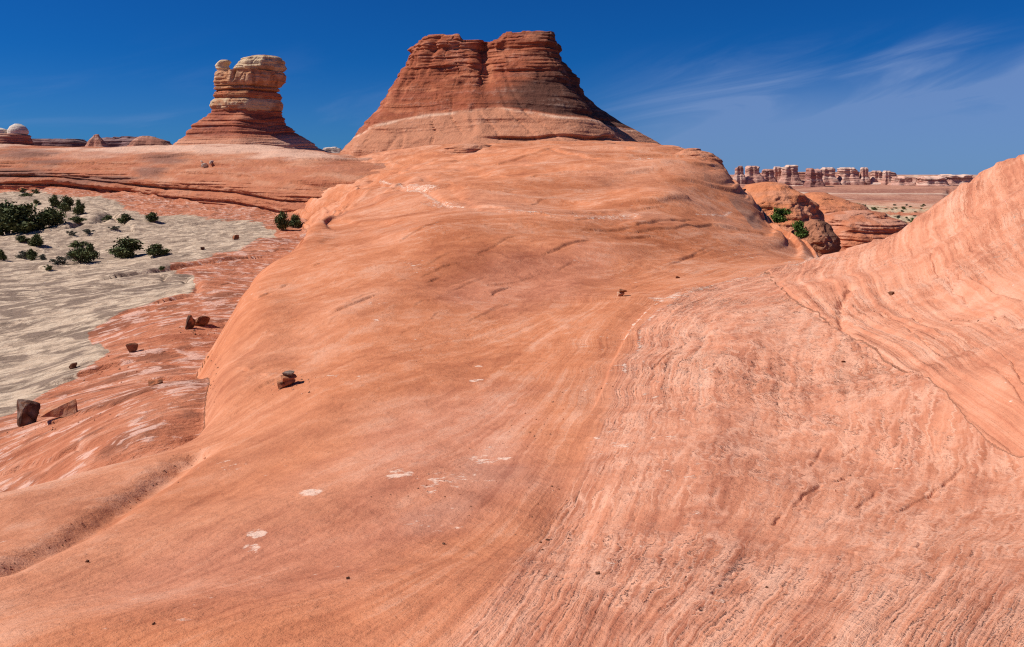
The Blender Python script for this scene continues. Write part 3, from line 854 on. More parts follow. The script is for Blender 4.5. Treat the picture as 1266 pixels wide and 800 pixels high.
def make_butte():
    D = 185.0
    left = [(523, 43), (512, 52), (505, 62), (499, 80), (486, 104), (471, 127), (456, 147), (441, 166), (432, 176), (424, 186)]
    right = [(689, 41), (693, 50), (698, 62), (707, 76), (719, 90), (729, 108), (748, 125), (770, 142), (795, 158), (812, 170), (830, 184)]
    top = [(-1, -.05), (-.82, -.66), (-.12, -.86), (-.02, -.70), (.08, -.86), (.74, -1.12), (.86, -1.0), (.80, -.45), (.72, -.05), (1, .25), (.7, .9), (-.6, .95)]
    low = [(-1, 0), (-.78, -.62), (-.1, -1), (.40, -1.0), (.70, -.38), (1, 0.10), (.7, .85), (-.6, .9)]
    def colour(gx, gy, z, px, py, f):
        n = fbm(gx / 4.3, gy / 4.3, z / 1.7, octv=4, seed=301)
        nb = fbm(gx / 13.0, gy / 13.0, z / 0.7, octv=4, seed=303)
        c = np.broadcast_to(C_BUTTE, z.shape + (3,)).copy()
        c = mixc(c, np.array([.30, .085, .045]), sstep(-.05, .35, nb) * .7)
        c = mixc(c, np.array([.50, .18, .09]), sstep(.05, .4, n) * .6)
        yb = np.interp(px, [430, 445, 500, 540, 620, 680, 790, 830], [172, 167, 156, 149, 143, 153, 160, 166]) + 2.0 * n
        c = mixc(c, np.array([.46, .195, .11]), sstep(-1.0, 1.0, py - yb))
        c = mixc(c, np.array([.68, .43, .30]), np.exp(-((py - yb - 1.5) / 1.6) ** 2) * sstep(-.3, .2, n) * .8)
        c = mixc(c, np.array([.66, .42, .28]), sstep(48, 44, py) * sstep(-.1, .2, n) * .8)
        c = mixc(c, np.array([.085, .038, .027]), sstep(-30, 30, px - np.interp(py, [40, 95, 118, 150], [668, 668, 630, 612]) + 26 * nb) * sstep(0, 3, yb - py) * 0.9)  # dark right face: shade painted in higher up, desert varnish lower down
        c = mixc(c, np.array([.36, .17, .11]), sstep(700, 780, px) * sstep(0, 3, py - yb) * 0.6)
        return c
    def extra(ph, zz, f, size):
        u = ((ph + np.pi) % (2 * np.pi)) - np.pi
        d = np.zeros_like(zz)
        crack = np.exp(-((u - (-1.66 + 0.03 * noise3(zz * .5, 0, 0, 310))) / 0.011) ** 2) * sstep(.48, .38, f)
        d -= crack * 0.6
        d -= np.exp(-((u - (-2.28)) / 0.03) ** 2) * sstep(.45, .3, f) * 0.5
        # the slabs above jut out and the foot is undercut on the right front
        d += (0.22 * np.tanh(3 * noise3(zz * 1.1 + .6 * noise3(ph * 5, 0, 0, 341), ph * 2.2, 0, 342)) + .16 * np.tanh(3 * noise3(zz * 2.9, ph * 6, 0, 343))) * sstep(.50, .28, f)
        d += .20 * np.tanh(4 * noise3(ph * 11 + .3 * noise3(zz * .7, 0, 0, 344), zz * .35, 0, 345)) * sstep(.55, .30, f)
        d += 0.25 * sstep(.10, .07, f) - 0.55 * np.exp(-((f - .13) / .022) ** 2)
        d -= 0.5 * np.exp(-((f - .33) / .018) ** 2) * sstep(-2.3, -1.9, u) * sstep(-0.4, -.9, u)
        und = sstep(-1.75, -1.55, u) * sstep(-0.75, -1.05, u)
        d -= 2.0 * und * np.exp(-((f - .915 - .025 * noise3(ph * 6, 0, 0, 333)) / .016) ** 2) * (1 + .5 * noise3(ph * 14, 0, 0, 334))
        d -= 0.9 * sstep(-1.3, -1.0, u) * sstep(.75, .70, f) * sstep(.66, .70, f) * sstep(0.2, -.3, u)
        return d
    def topfn(gx, gy, f):
        x = CX + FPX * gx / 182.0
        dip = (sstep(572, 578, x) * sstep(624, 616, x)) * 1.35
        n = fbm(gx / 3.2, gy / 3.2, octv=3, seed=330)
        return (-dip + 0.5 * np.round(n * 2.2) / 2.2) * sstep(.09, .0, f)
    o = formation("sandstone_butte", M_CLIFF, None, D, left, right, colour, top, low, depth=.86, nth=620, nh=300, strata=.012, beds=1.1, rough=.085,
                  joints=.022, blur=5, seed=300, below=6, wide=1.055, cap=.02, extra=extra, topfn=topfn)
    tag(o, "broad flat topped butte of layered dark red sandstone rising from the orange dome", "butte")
make_butte()

def make_tower():
    D = 245.0
    base = P(308, 181, D)
    root = empty("rock_tower", tuple(base))
    tag(root, "tall sandstone tower with cream capped head and small horn on stepped red pedestal", "rock tower")
    def col_red(gx, gy, z, px, py, f):
        n = fbm(gx / 6.0, gy / 6.0, z / .9, octv=4, seed=401)
        c = np.broadcast_to(np.array([.37, .115, .06]), z.shape + (3,)).copy()
        c = mixc(c, np.array([.27, .08, .05]), sstep(0, .35, n) * .8)
        c = mixc(c, np.array([.52, .22, .13]), sstep(.0, .4, -n) * .5)
        c = mixc(c, np.array([.55, .26, .16]), sstep(170, 176, py + 6 * n) * .8)
        c = mixc(c, np.array([.62, .38, .27]), sstep(340, 362, px) * sstep(166, 172, py + 4 * n) * .6)
        return c
    corner = [(-1, 0), (-.75, -.7), (.22, -1), (.42, -.82), (1, 0), (.7, .8), (-.6, .9)]
    formation("pedestal", M_CLIFF, root, D, [(261, 135), (255, 143), (238, 153), (233, 160), (226, 168), (213, 179), (196, 187)],
              [(347, 135), (349, 142), (355, 152), (364, 161), (378, 170), (398, 182), (425, 192)], col_red, corner, corner, .85, 260, 110, .02, 1.7, .03, .008, 7, 400, 4, .0, origin=base)
    cream, orange, redc = np.array([.55, .39, .24]), np.array([.45, .205, .10]), np.array([.42, .14, .065])
    def col_two(c0, c1, seed, stain=.5):
        def fn(gx, gy, z, px, py, f):
            n = fbm(gx / 3.2, gy / 3.2, z / 2.0, octv=4, seed=seed)
            c = np.broadcast_to(c0, z.shape + (3,)).copy()
            c = mixc(c, c1, sstep(-.1, .3, n) * .9)
            return mixc(c, np.array([.20, .085, .05]), sstep(.12, .45, fbm(gx / 1.6, gy / 1.6, z / 7.0, octv=3, seed=seed + 3)) * stain)
        return fn
    hc = [(-1, .1), (-.85, -.6), (-.35, -.9), (.30, -1), (.46, -.80), (.95, -.15), (1, .2), (.7, .85), (-.6, .9)]
    formation("rock_slab", M_CLIFF, root, D, [(266, 121), (262, 124), (261, 130), (263, 134), (268, 137.5)], [(345, 121), (348, 124), (349, 130), (347, 135), (343, 139)],
              col_two(cream, orange, 420, .25), hc, hc, .85, 200, 40, .010, .5, .035, .03, 6, 421, .3, .0, origin=base)
    formation("rock_slab", M_CLIFF, root, D, [(270, 111), (266, 113), (265, 117), (267, 120.5), (272, 122.5)], [(340, 111), (345, 113), (347, 117), (345, 121), (339, 123)],
              col_two(redc, orange, 430, .3), hc, hc, .85, 200, 36, .012, .8, .04, .03, 6, 431, .3, .0, origin=base)
    hl = [(270, 86), (268, 90), (267, 100), (267, 107), (271, 110), (276, 112.5)]
    def notch(ph, zz, f, size):
        u = ((ph + np.pi) % (2 * np.pi)) - np.pi
        return -1.6 * np.exp(-((u + 1.83) / .045) ** 2) * sstep(.60, .30, f) + .9 * np.exp(-((f - .86) / .05) ** 2) - .8 * np.exp(-((f - .72) / .03) ** 2)
    def topf(gx, gy, f):
        x = CX + FPX * gx / 241.0
        return -0.6 * np.exp(-((x - 295) / 4.0) ** 2) * sstep(.1, 0, f)
    formation("head_block", M_CLIFF, root, D, hl, [(350, 86), (351, 90), (349, 100), (344, 107), (340, 110), (336, 113)],
              col_two(orange, np.array([.58, .33, .19]), 440, .7), hc, hc, .88, 260, 80, .02, .7, .09, .03, 5, 441, .2, .03, extra=notch, topfn=topf, origin=base)
    formation("cap_rock", M_CLIFF, root, D, [(312, 68), (300, 70.5), (294, 75), (291, 80), (291, 84), (295, 87)], [(341, 68), (347, 70), (351, 74), (352, 80), (351.5, 84), (348, 87)],
              col_two(np.array([.53, .38, .24]), np.array([.44, .25, .135]), 450, .6), hc, hc, .9, 220, 50, .03, .7, .13, .03, 5, 451, .2, .05, origin=base)
    formation("horn_block", M_CLIFF, root, D, [(273, 74), (268, 77), (266, 80.5), (267, 84), (270, 86), (271, 90)], [(284, 74), (286, 75.5), (284.5, 78), (283, 81), (285, 84), (284, 90)],
              col_two(np.array([.64, .49, .33]), np.array([.55, .37, .22]), 460, .2), ROUND, ROUND, 1.0, 90, 30, .05, .5, .14, .0, 8, 461, .3, .1, origin=base)
make_tower()

# ------------------------------------------------------------------ the long shelf of rock behind the valley
def make_shelf():
    st = [(-700, 226, 205, 179), (-250, 227, 192, 181), (0, 227, 180, 181.5), (70, 228, 175, 182.5), (130, 235, 166, 183), (200, 243, 154, 182), (290, 250, 139, 181), (345, 261, 128, 182), (400, 266, 120, 187), (445, 268, 115, 193), (560, 272, 112, 200)]
    ns, D1 = 760, 58.0
    s = np.linspace(0, 1, ns)
    pxs = np.interp(s, np.linspace(0, 1, len(st)), [q[0] for q in st])
    def at(k): return np.interp(pxs, [q[0] for q in st], [q[k] for q in st])
    ny, nD, cy = at(1), at(2), at(3)
    for _ in range(40):
        ny = np.r_[ny[0], (ny[:-2] + ny[1:-1] * 2 + ny[2:]) / 4, ny[-1]]; nD = np.r_[nD[0], (nD[:-2] + nD[1:-1] * 2 + nD[2:]) / 4, nD[-1]]; cy = np.r_[cy[0], (cy[:-2] + cy[1:-1] * 2 + cy[2:]) / 4, cy[-1]]
    foot = np.array([P(a, b, c) for a, b, c in zip(pxs, ny, nD)]); crest = np.array([P(a, b, c + D1) for a, b, c in zip(pxs, cy, nD)])
    prof = np.array([(-1.5, -3.2), (-.4, -1.3), (-.2, -.9), (.1, -.35), (.9, -.28), (1.1, .08), (-.3, .16), (-.55, .5), (-.35, 1.0), (.2, 1.35), (1.5, 1.5), (1.7, 1.75), (.7, 1.85), (.8, 2.3), (1.6, 2.8), (3, 3.6),
                     (6, 4.7), (11, 6.0), (18, 7.3), (28, 8.7), (40, 9.8), (52, 10.6), (58, 10.8), (66, 10.6), (80, 8.5), (105, 2.0), (130, -8)])
    tt = np.r_[0, np.cumsum(np.hypot(np.diff(prof[:, 0]), np.diff(prof[:, 1]) * 2.2))]
    te = np.concatenate([np.linspace(0, tt[15], 120), np.linspace(tt[15], tt[-1], 150)[1:]])
    po, pz = np.interp(te, tt, prof[:, 0]), np.interp(te, tt, prof[:, 1])
    O, Sx = np.meshgrid(po, foot[:, 0], indexing='ij'); Zp = np.repeat(pz[:, None], ns, 1)
    Fz, Fd = foot[None, :, 2], foot[None, :, 1]
    scale = (crest[:, 2] - foot[:, 2])[None] / 10.8
    Zw = Fz + np.where(Zp > 3, 3 + (Zp - 3) * (scale * 10.8 - 3) / 7.8, Zp)
    dirx, diry = foot[None, :, 0] / np.hypot(foot[:, 0], foot[:, 1])[None], foot[None, :, 1] / np.hypot(foot[:, 0], foot[:, 1])[None]
    up = sstep(-1, 1, Zp)
    lip = fbm(Sx / 9.0, Zp / 2.5, octv=4, seed=500) * 1.6 + np.tanh(3 * noise3(Sx / 14.0, Zp * .8, 0, 501)) * .7 + fbm(Sx / 1.7, Zp / .7, octv=3, seed=505) * .45
    notch_on = sstep(-.35, .1, fbm(Sx / 12.0, 0 * Zp, octv=3, seed=502))
    O2 = O - lip * np.exp(-(np.maximum(Zp - 1.0, 0) / 3.5) ** 2) * sstep(-2.5, -.5, Zp)
    O2 = np.where((Zp > -.4) & (Zp < .1), O2 + (notch_on - .4) * 1.1, O2)
    Xw = Sx + dirx * O2; Yw = Fd + diry * O2
    hum = fbm(Xw / 16.0, Yw / 16.0, octv=4, seed=510)
    strat = np.tanh(2.5 * noise3(Zw * 1.5, Xw / 25.0, Yw / 40.0, 511)) + .6 * np.tanh(2.5 * noise3(Zw * 4.2, Xw / 14.0, Yw / 20.0, 512))
    Zw = Zw + (0.85 * hum + .10 * fbm(Xw / 2.0, Yw / 2.0, octv=3, seed=513)) * sstep(2, 7, Zp)
    Yw = Yw - .55 * strat * sstep(1.5, 3, Zp)
    Zw = Zw + .20 * strat * sstep(3, 6, Zp)
    pu, pv = to_px(Xw, Yw, Zw)
    n = fbm(Xw / 6.0, Yw / 9.0, Zw / .8, octv=4, seed=520); nb = fbm(Xw / 14.0, Yw / 20.0, Zw / 1.8, octv=3, seed=521)
    c = np.broadcast_to(np.array([.42, .155, .08]), Zw.shape + (3,)).copy()
    c = mixc(c, np.array([.36, .12, .065]), sstep(.0, .35, n) * .6)
    c = mixc(c, np.array([.50, .25, .155]), sstep(.05, .4, -n) * .5)
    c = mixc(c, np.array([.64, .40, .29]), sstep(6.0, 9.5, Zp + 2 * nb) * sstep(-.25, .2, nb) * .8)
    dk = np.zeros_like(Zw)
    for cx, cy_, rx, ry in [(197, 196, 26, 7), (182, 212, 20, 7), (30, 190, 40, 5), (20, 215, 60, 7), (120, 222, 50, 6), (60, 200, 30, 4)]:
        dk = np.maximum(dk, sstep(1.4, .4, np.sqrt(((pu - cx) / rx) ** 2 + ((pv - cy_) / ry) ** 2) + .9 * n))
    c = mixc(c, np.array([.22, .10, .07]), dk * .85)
    c = mixc(c, C_RED, sstep(-.3, -1.2, Zp))
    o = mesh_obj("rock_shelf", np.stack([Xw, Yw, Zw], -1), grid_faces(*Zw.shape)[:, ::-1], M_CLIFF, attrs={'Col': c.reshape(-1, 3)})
    tag(o, kind='structure')
    return Xw, Yw, Zw, O
SHELF = make_shelf()

# ------------------------------------------------------------------ outcrops in the gap on the right
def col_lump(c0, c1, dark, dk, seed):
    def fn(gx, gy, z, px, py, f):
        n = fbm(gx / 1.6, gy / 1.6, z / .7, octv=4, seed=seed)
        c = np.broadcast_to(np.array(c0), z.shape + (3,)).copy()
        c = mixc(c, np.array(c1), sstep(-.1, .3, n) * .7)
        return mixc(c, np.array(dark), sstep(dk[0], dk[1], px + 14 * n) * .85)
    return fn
def outcrop(label, D, left, right, col, depth, seed, strata=.02, beds=1.0, top=ROUND, low=ROUND, rough=.16, nth=220, nh=90):
    o = formation("rock_outcrop", M_CLIFF, None, D, left, right, col, top, low, depth, nth, nh, strata, beds, rough, .01, 8, seed, 4, .10)
    tag(o, label, "rock outcrop")
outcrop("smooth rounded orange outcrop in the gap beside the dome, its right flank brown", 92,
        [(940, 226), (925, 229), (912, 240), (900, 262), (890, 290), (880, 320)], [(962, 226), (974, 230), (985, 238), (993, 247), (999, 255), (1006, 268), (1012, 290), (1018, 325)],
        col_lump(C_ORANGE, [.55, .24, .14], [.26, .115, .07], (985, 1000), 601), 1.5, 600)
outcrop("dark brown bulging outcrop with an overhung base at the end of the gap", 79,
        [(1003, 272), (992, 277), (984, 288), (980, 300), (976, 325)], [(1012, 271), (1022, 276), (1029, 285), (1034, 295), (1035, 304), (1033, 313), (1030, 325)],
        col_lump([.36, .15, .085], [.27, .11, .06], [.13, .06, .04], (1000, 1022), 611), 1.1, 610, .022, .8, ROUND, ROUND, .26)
outcrop("low red outcrop of thin ledges behind the dark bulging one", 128,
        [(1000, 239), (985, 243), (970, 252), (960, 268), (950, 300)], [(1022, 240), (1040, 246), (1060, 255), (1068, 262), (1075, 275), (1085, 300)],
        col_lump(C_ORANGE, [.44, .16, .085], [.36, .16, .10], (1040, 1070), 621), 1.2, 620, .035, .8)
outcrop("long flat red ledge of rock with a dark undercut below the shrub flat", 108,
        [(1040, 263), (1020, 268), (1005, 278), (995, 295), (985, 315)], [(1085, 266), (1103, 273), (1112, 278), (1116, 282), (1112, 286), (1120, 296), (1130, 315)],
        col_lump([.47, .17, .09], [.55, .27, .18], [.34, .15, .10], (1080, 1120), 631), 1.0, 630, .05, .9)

SLAB = [(-1, -.2), (-.7, -.8), (0, -1), (.6, -.85), (1, -.3), (.8, .7), (-.6, .8)]
outcrop("low flat slab with a shaded lip on the dome just below the butte's left foot", 136, [(572, 177), (560, 180), (548, 184), (540, 190)], [(598, 177), (612, 180), (615, 184), (612, 190)],
        col_lump([.46, .185, .10], [.55, .26, .16], [.40, .16, .09], (600, 640), 641), 1.0, 640, .05, .5, SLAB, SLAB, .12, 120, 40)
outcrop("thin slab on the crest of the dome under the right half of the butte", 140, [(720, 177), (712, 179), (708, 183), (700, 190)], [(762, 177), (770, 179.5), (772, 183), (776, 190)],
        col_lump([.46, .185, .10], [.55, .26, .16], [.33, .15, .09], (760, 790), 643), .8, 645, .05, .5, SLAB, SLAB, .12, 120, 40)
outcrop("rounded knob with a dark seam at the right shoulder of the dome", 92, [(846, 184), (838, 187), (830, 193), (820, 204)], [(866, 186), (880, 190), (889, 196), (896, 208)],
        col_lump([.48, .185, .095], [.54, .24, .14], [.30, .14, .09], (880, 900), 647), .9, 648, .04, .6, SLAB, SLAB, .12, 140, 50)

# ------------------------------------------------------------------ far cliffs and spires
def far_colour(seed, base, white, top_white):
    def fn(gx, gy, z, px, py, f):
        n = fbm(gx / 30.0, gy / 60.0, z / 3.5, octv=4, seed=seed)
        c = np.broadcast_to(np.array(base), z.shape + (3,)).copy()
        c = mixc(c, np.array(base) * .62, sstep(0, .3, n) * .8)
        c = mixc(c, np.array(white), sstep(.08, .35, -n) * .6)
        return mixc(c, np.array(white), sstep(.30, .05, f) * top_white * sstep(-.5, .1, n))
    return fn
BLOCK = [(-1, -.6), (-.6, -1), (-.1, -.85), (.15, -1), (.75, -.95), (1, -.5), (.95, .6), (.5, 1), (-.7, .95)]
def mesa():
    def colour(gx, gy, z, px, py, f):
        n = fbm(gx / 60.0, gy / 90.0, z / 4.0, octv=4, seed=701)
        c = np.broadcast_to(np.array([.50, .26, .19]), z.shape + (3,)).copy()
        c = mixc(c, np.array([.32, .135, .095]), sstep(0, .3, n) * .8)
        w = np.exp(-((py - 226.5 + 2 * n) / 1.6) ** 2) * sstep(1000, 1030, px)
        c = mixc(c, np.array([.66, .52, .43]), w * .8)
        return mixc(c, np.array([.52, .32, .22]), sstep(238, 247, py + 6 * n) * .7)
    o = formation("cliff_terrace", M_FAR, None, 1530.0, [(945, 212.5), (900, 219), (840, 232), (740, 252)], [(1098, 212.5), (1110, 222), (1190, 223), (1215, 225), (1250, 234), (1330, 252)], colour, BLOCK, BLOCK, .30, 420, 110, .010, 2.2, .02, .006, 3, 700, 12, .0)
    tag(o, kind='structure')
mesa()
FARS = [  # x0, x1, top, foot, distance, pale top, label
    (908, 919, 205, 222, 1380, .1, "dark red rock finger at the left end of the far cliffs, beside the dome"),
    (920, 939, 205, 222, 1400, .2, "row of joined dark red pinnacles next to the leftmost far finger"),
    (941, 957, 209, 228, 1420, .1, "small dark red far block between joined pinnacles and a pale topped one"),
    (954, 966, 206, 226, 1470, .7, "pale topped far block left of the tallest twin headed one"),
    (964, 987, 204, 230, 1450, .7, "tallest far block with two pale heads"),
    (995, 1016, 208, 236, 1390, .1, "dark far cliff with vertical cracks right of the deep shaded cleft"),
    (1012, 1032, 207, 226, 1460, .8, "flat far block with a pale roof beside the dark cracked cliff"),
    (1034, 1060, 207, 226, 1470, .7, "broad sloping far block in the middle of the skyline row"),
    (1063, 1073, 207, 226, 1460, .8, "thin far spire with a pale knob"),
    (1076, 1090, 211, 226, 1470, .3, "rounded red far block between the thin spire and the pale thumb"),
    (1091, 1101, 211, 227, 1450, .9, "pale thumb shaped far rock at the right of the row"),
    (1102, 1126, 218, 230, 1420, .2, "low red far ridge beyond the pale thumb"),
    (1132, 1167, 218, 234, 1400, .4, "low grey and red far cliff near the right hump"),
    (1158, 1200, 215.5, 234, 1430, .8, "long pale flat topped far mesa touching the right hump"),
]
for i, (x0, x1, yt, yb, D, wt, lab) in enumerate(FARS):
    w = x1 - x0; r = np.random.default_rng(800 + i)
    j = lambda a=.1: float(r.uniform(-a, a)) * w
    base = (.38, .175, .14) if wt < .15 else (.52, .275, .21)  # slight distance haze put into the rock colour by lightening it
    sl = .28
    left = [(x0 + w * .16 + j(.06), yt), (x0 + w * .05, yt + 1.5), (x0 + w * .04 + j(.04), yt + (yb - yt) * .45), (x0, yt + (yb - yt) * .6), (x0 - w * sl, yb)]
    right = [(x1 - w * .16 + j(.06), yt), (x1 - w * .05, yt + 1.5), (x1 - w * .04 + j(.04), yt + (yb - yt) * .45), (x1, yt + (yb - yt) * .6), (x1 + w * sl, yb)]
    def topfn(gx, gy, f, w=w, seed=820 + i):
        n = noise3(gx / (w * .55), gy / (w * 1.4), 0.0, seed) + .6 * noise3(gx / (w * .22), gy / w, 0.0, seed + 3)
        return np.minimum(0, np.tanh(2.5 * n) * 3.2) * sstep(.35, .0, f)
    o = formation("far_rock", M_FAR, None, D, left, right, far_colour(830 + i, base, (.62, .46, .37), wt), BLOCK, BLOCK, .9, 110, 60, .05, 1.2, .09, .05, 5, 840 + i, 8, .02, topfn=topfn)
    tag(o, lab, "rock spire" if w < 15 else "cliff", "far red rocks along the right skyline")

def left_far():
    root = empty("domed_rock", tuple(P(12, 181, 420)))
    tag(root, "white domed rock on a red base at the left end of the shelf skyline", "rock dome")
    b = np.array(root.location)
    red = far_colour(901, (.38, .14, .09), (.55, .33, .23), .2); wh = far_colour(903, (.60, .50, .42), (.70, .60, .51), .8)
    formation("rock_base", M_CLIFF, root, 420, [(-14, 166), (-18, 171), (-22, 178), (-30, 184)], [(34, 166), (36, 170), (38, 178), (46, 184)], red, nth=160, nh=50, strata=.03, rough=.06, seed=910, below=4, origin=b)
    formation("rock_cap", M_CLIFF, root, 420, [(18, 153), (13, 156), (10, 161), (10, 165), (13, 168)], [(25, 153), (31, 156), (34, 161), (34, 165), (31, 168)], wh, nth=110, nh=40, strata=.015, rough=.05, seed=911, below=.5, origin=b)
    formation("rock_cap", M_CLIFF, root, 420, [(-8, 158), (-14, 161), (-15, 165), (-13, 168)], [(2, 158), (8, 160), (10, 164), (8, 168)], wh, nth=100, nh=36, strata=.03, rough=.08, seed=912, below=.5, origin=b)
    dark = far_colour(920, (.17, .085, .085), (.30, .20, .19), .1); redp = far_colour(921, (.40, .17, .115), (.58, .38, .28), .2); grey = far_colour(922, (.40, .30, .25), (.62, .52, .45), .9)
    for lab, nm, D, l, r, c, sd in [
        ("long dark purple cliff line on the skyline beyond the white domed rock", "far_cliff", 2600, [(30, 171.5), (24, 175), (16, 190)], [(100, 172.5), (110, 176), (118, 190)], dark, 930),
        ("dark purple flat cliff on the skyline left of the capped tower", "far_cliff", 2500, [(132, 168.5), (122, 172), (104, 190)], [(190, 170), (206, 174), (216, 190)], dark, 931),
        ("small pointed red hill with a knob on the skyline between dark cliffs", "far_pinnacle", 900, [(116, 166), (115, 168.5), (111, 173), (104, 186)], [(122, 166), (123, 169), (128, 174), (136, 186)], redp, 932),
        ("red double humped rock on the skyline just left of the tower pedestal", "far_pinnacle", 850, [(175, 168), (169, 171), (165, 175), (155, 187)], [(188, 168), (197, 171), (207, 174), (222, 187)], redp, 933),
        ("tiny pale flat rock on the skyline between tower and butte", "far_rock", 1500, [(403, 181.5), (400, 183), (396, 192)], [(416, 181.5), (421, 183), (430, 192)], grey, 934)]:
        w = l[0][0] * 0 + (r[0][0] - l[0][0])
        def topfn(gx, gy, f, D=D, sd=sd, w=w):
            u = gx / D * FPX
            n = noise3(u / 7.0, 0.0, 0.0, sd) + .6 * noise3(u / 2.8, 0, 0.0, sd + 3)
            return np.minimum(0, np.tanh(2 * n)) * (2.2 if w > 25 else .8) * D / FPX * sstep(.35, 0, f)
        o = formation(nm, M_FAR, None, D, l, r, c, BLOCK, BLOCK, .5, 160, 50, .03, 1.0, .05, .03, 4, sd, 10, .0, topfn=topfn)
        tag(o, lab, "cliff" if nm == "far_cliff" else "rock")
left_far()

# ------------------------------------------------------------------ loose stones
def hull_rock(dims, seed, npts=16, sub=2, rough=.05, facets=True):
    """angular broken stone: hull of scattered points, softened and roughened; base near z = 0"""
    r = random.Random(seed)
    bm = bmesh.new()
    for i in range(npts):
        v = Vector((r.uniform(-1, 1), r.uniform(-1, 1), r.uniform(-1, 1)))
        m = max(abs(v.x), abs(v.y), abs(v.z)); v = v / m * (0.62 + .38 * v.length / 1.2) if m > 1e-6 else v
        bm.verts.new((v.x * dims[0] / 2, v.y * dims[1] / 2, v.z * dims[2] / 2))
    res = bmesh.ops.convex_hull(bm, input=bm.verts)
    bmesh.ops.delete(bm, geom=[g for g in res['geom_interior'] if isinstance(g, bmesh.types.BMVert)], context='VERTS')
    bmesh.ops.bevel(bm, geom=bm.edges[:] , offset=min(dims) * .045, segments=2, affect='EDGES', clamp_overlap=True)
    bmesh.ops.triangulate(bm, faces=bm.faces)
    for _ in range(sub):
        es = [e for e in bm.edges if e.calc_length() > max(dims) * .09]
        if es: bmesh.ops.subdivide_edges(bm, edges=es, cuts=1)
        bmesh.ops.triangulate(bm, faces=bm.faces)
    sc = max(dims)
    for v in bm.verts:
        p = v.co / sc * 3.2 + Vector((seed * 1.7, seed * .3, 0))
        k = mnoise.fractal(p, .8, 2.1, 4) * rough * sc
        v.co += v.co.normalized() * k if v.co.length > 1e-6 else Vector()
    zmin = min(v.co.z for v in bm.verts)
    for v in bm.verts: v.co.z -= zmin
    bm.verts.index_update()
    co = np.array([v.co[:] for v in bm.verts]); fa = np.array([[v.index for v in f.verts] for f in bm.faces])
    bm.free()
    return co, fa

def stone(name, dims, seed, c0, c1, loc, rot=(0, 0, 0), parent=None, crust=None, **kw):
    co, fa = hull_rock(dims, seed, **kw)
    n = fbm(co[:, 0] / dims[0] * 3 + seed, co[:, 1] / dims[1] * 3, co[:, 2] / dims[2] * 3, octv=4, seed=seed)
    c = mixc(np.broadcast_to(np.array(c0, float), co.shape), np.array(c1, float), sstep(-.15, .25, n))
    if crust is not None:
        c = mixc(c, np.array(crust, float), sstep(.02, .16, fbm(co[:, 0] / dims[0] * 5, co[:, 1] / dims[1] * 5, co[:, 2] / dims[2] * 5 + 4, octv=3, seed=seed + 7)))
    o = mesh_obj(name, co, fa, M_BOULDER, parent, attrs={'Col': c}, smooth=False)
    o.location = loc; o.rotation_euler = rot
    return o

BR, DBR, REDR = (.17, .07, .038), (.075, .036, .025), (.40, .14, .065)
def on_ground(px, py, sink=0.0, r0=1.4, r1=4000):
    p = hit(px, py, r0, r1)
    return Vector((p[0], p[1], ground_z(p[0], p[1]) - sink)), float(np.hypot(p[0], p[1]))
def metres(px, loc):
    return px * (loc.y * CT - loc.z * ST) / FPX

for px, py, wpx, hpx, dep, rot, seed, c0, c1, crust, lab in [
    (31, 526, 27, 31, .8, (.1, .12, .5), 11, DBR, BR, (.20, .13, .10), "dark upright boulder with grey crust at the edge of the pale valley floor"),
    (68, 518, 50, 17, .6, (.05, -.16, .25), 22, REDR, (.40, .14, .07), (.46, .22, .13), "long flat red slab lying against the dark upright boulder"),
    (164, 435, 17, 12, .7, (0, -.22, .5), 33, BR, (.30, .13, .07), None, "small squared brown block alone on the red apron"),
    (233, 407, 13, 20, .8, (.1, .25, .3), 44, (.35, .17, .10), DBR, None, "narrow brown stone standing left in the touching pair below the dome"),
    (247, 403, 21, 16, .8, (.1, .1, .9), 55, (.30, .12, .06), BR, None, "wider brown stone right in the touching pair below the dome"),
    (89, 456, 11, 8, .8, (0, 0, .2), 66, BR, DBR, None, "little dark stone at the pale rim left of the squared block"),
    (192, 476, 20, 7, .6, (0, -.1, .4), 77, REDR, BR, None, "low red stone half sunk in the apron left of the big cairn"),
    (148, 303, 6, 5, .8, (0, 0, .2), 78, BR, DBR, None, None),
    (291, 296, 8, 6, .8, (0, 0, .7), 79, REDR, BR, None, "small red stone alone on pale floor near the two rightmost junipers"),
    (250, 309, 6, 4, .8, (0, 0, .7), 80, BR, DBR, None, "tiny brown stone on the pale floor at the tip of the red apron"),
]:
    if lab is None: continue
    loc, r = on_ground(px, py, 0.0, 8)
    w, h = metres(wpx, loc) * .9, metres(hpx, loc) * .9
    loc.y += w * dep * .3; loc.z = ground_z(loc.x, loc.y) - h * .08
    o = stone("boulder", (w, w * dep, h * 1.08), seed, c0, c1, loc, rot, crust=crust)
    tag(o, lab, "boulder" if wpx > 15 else "stone", "loose stones on the red apron")

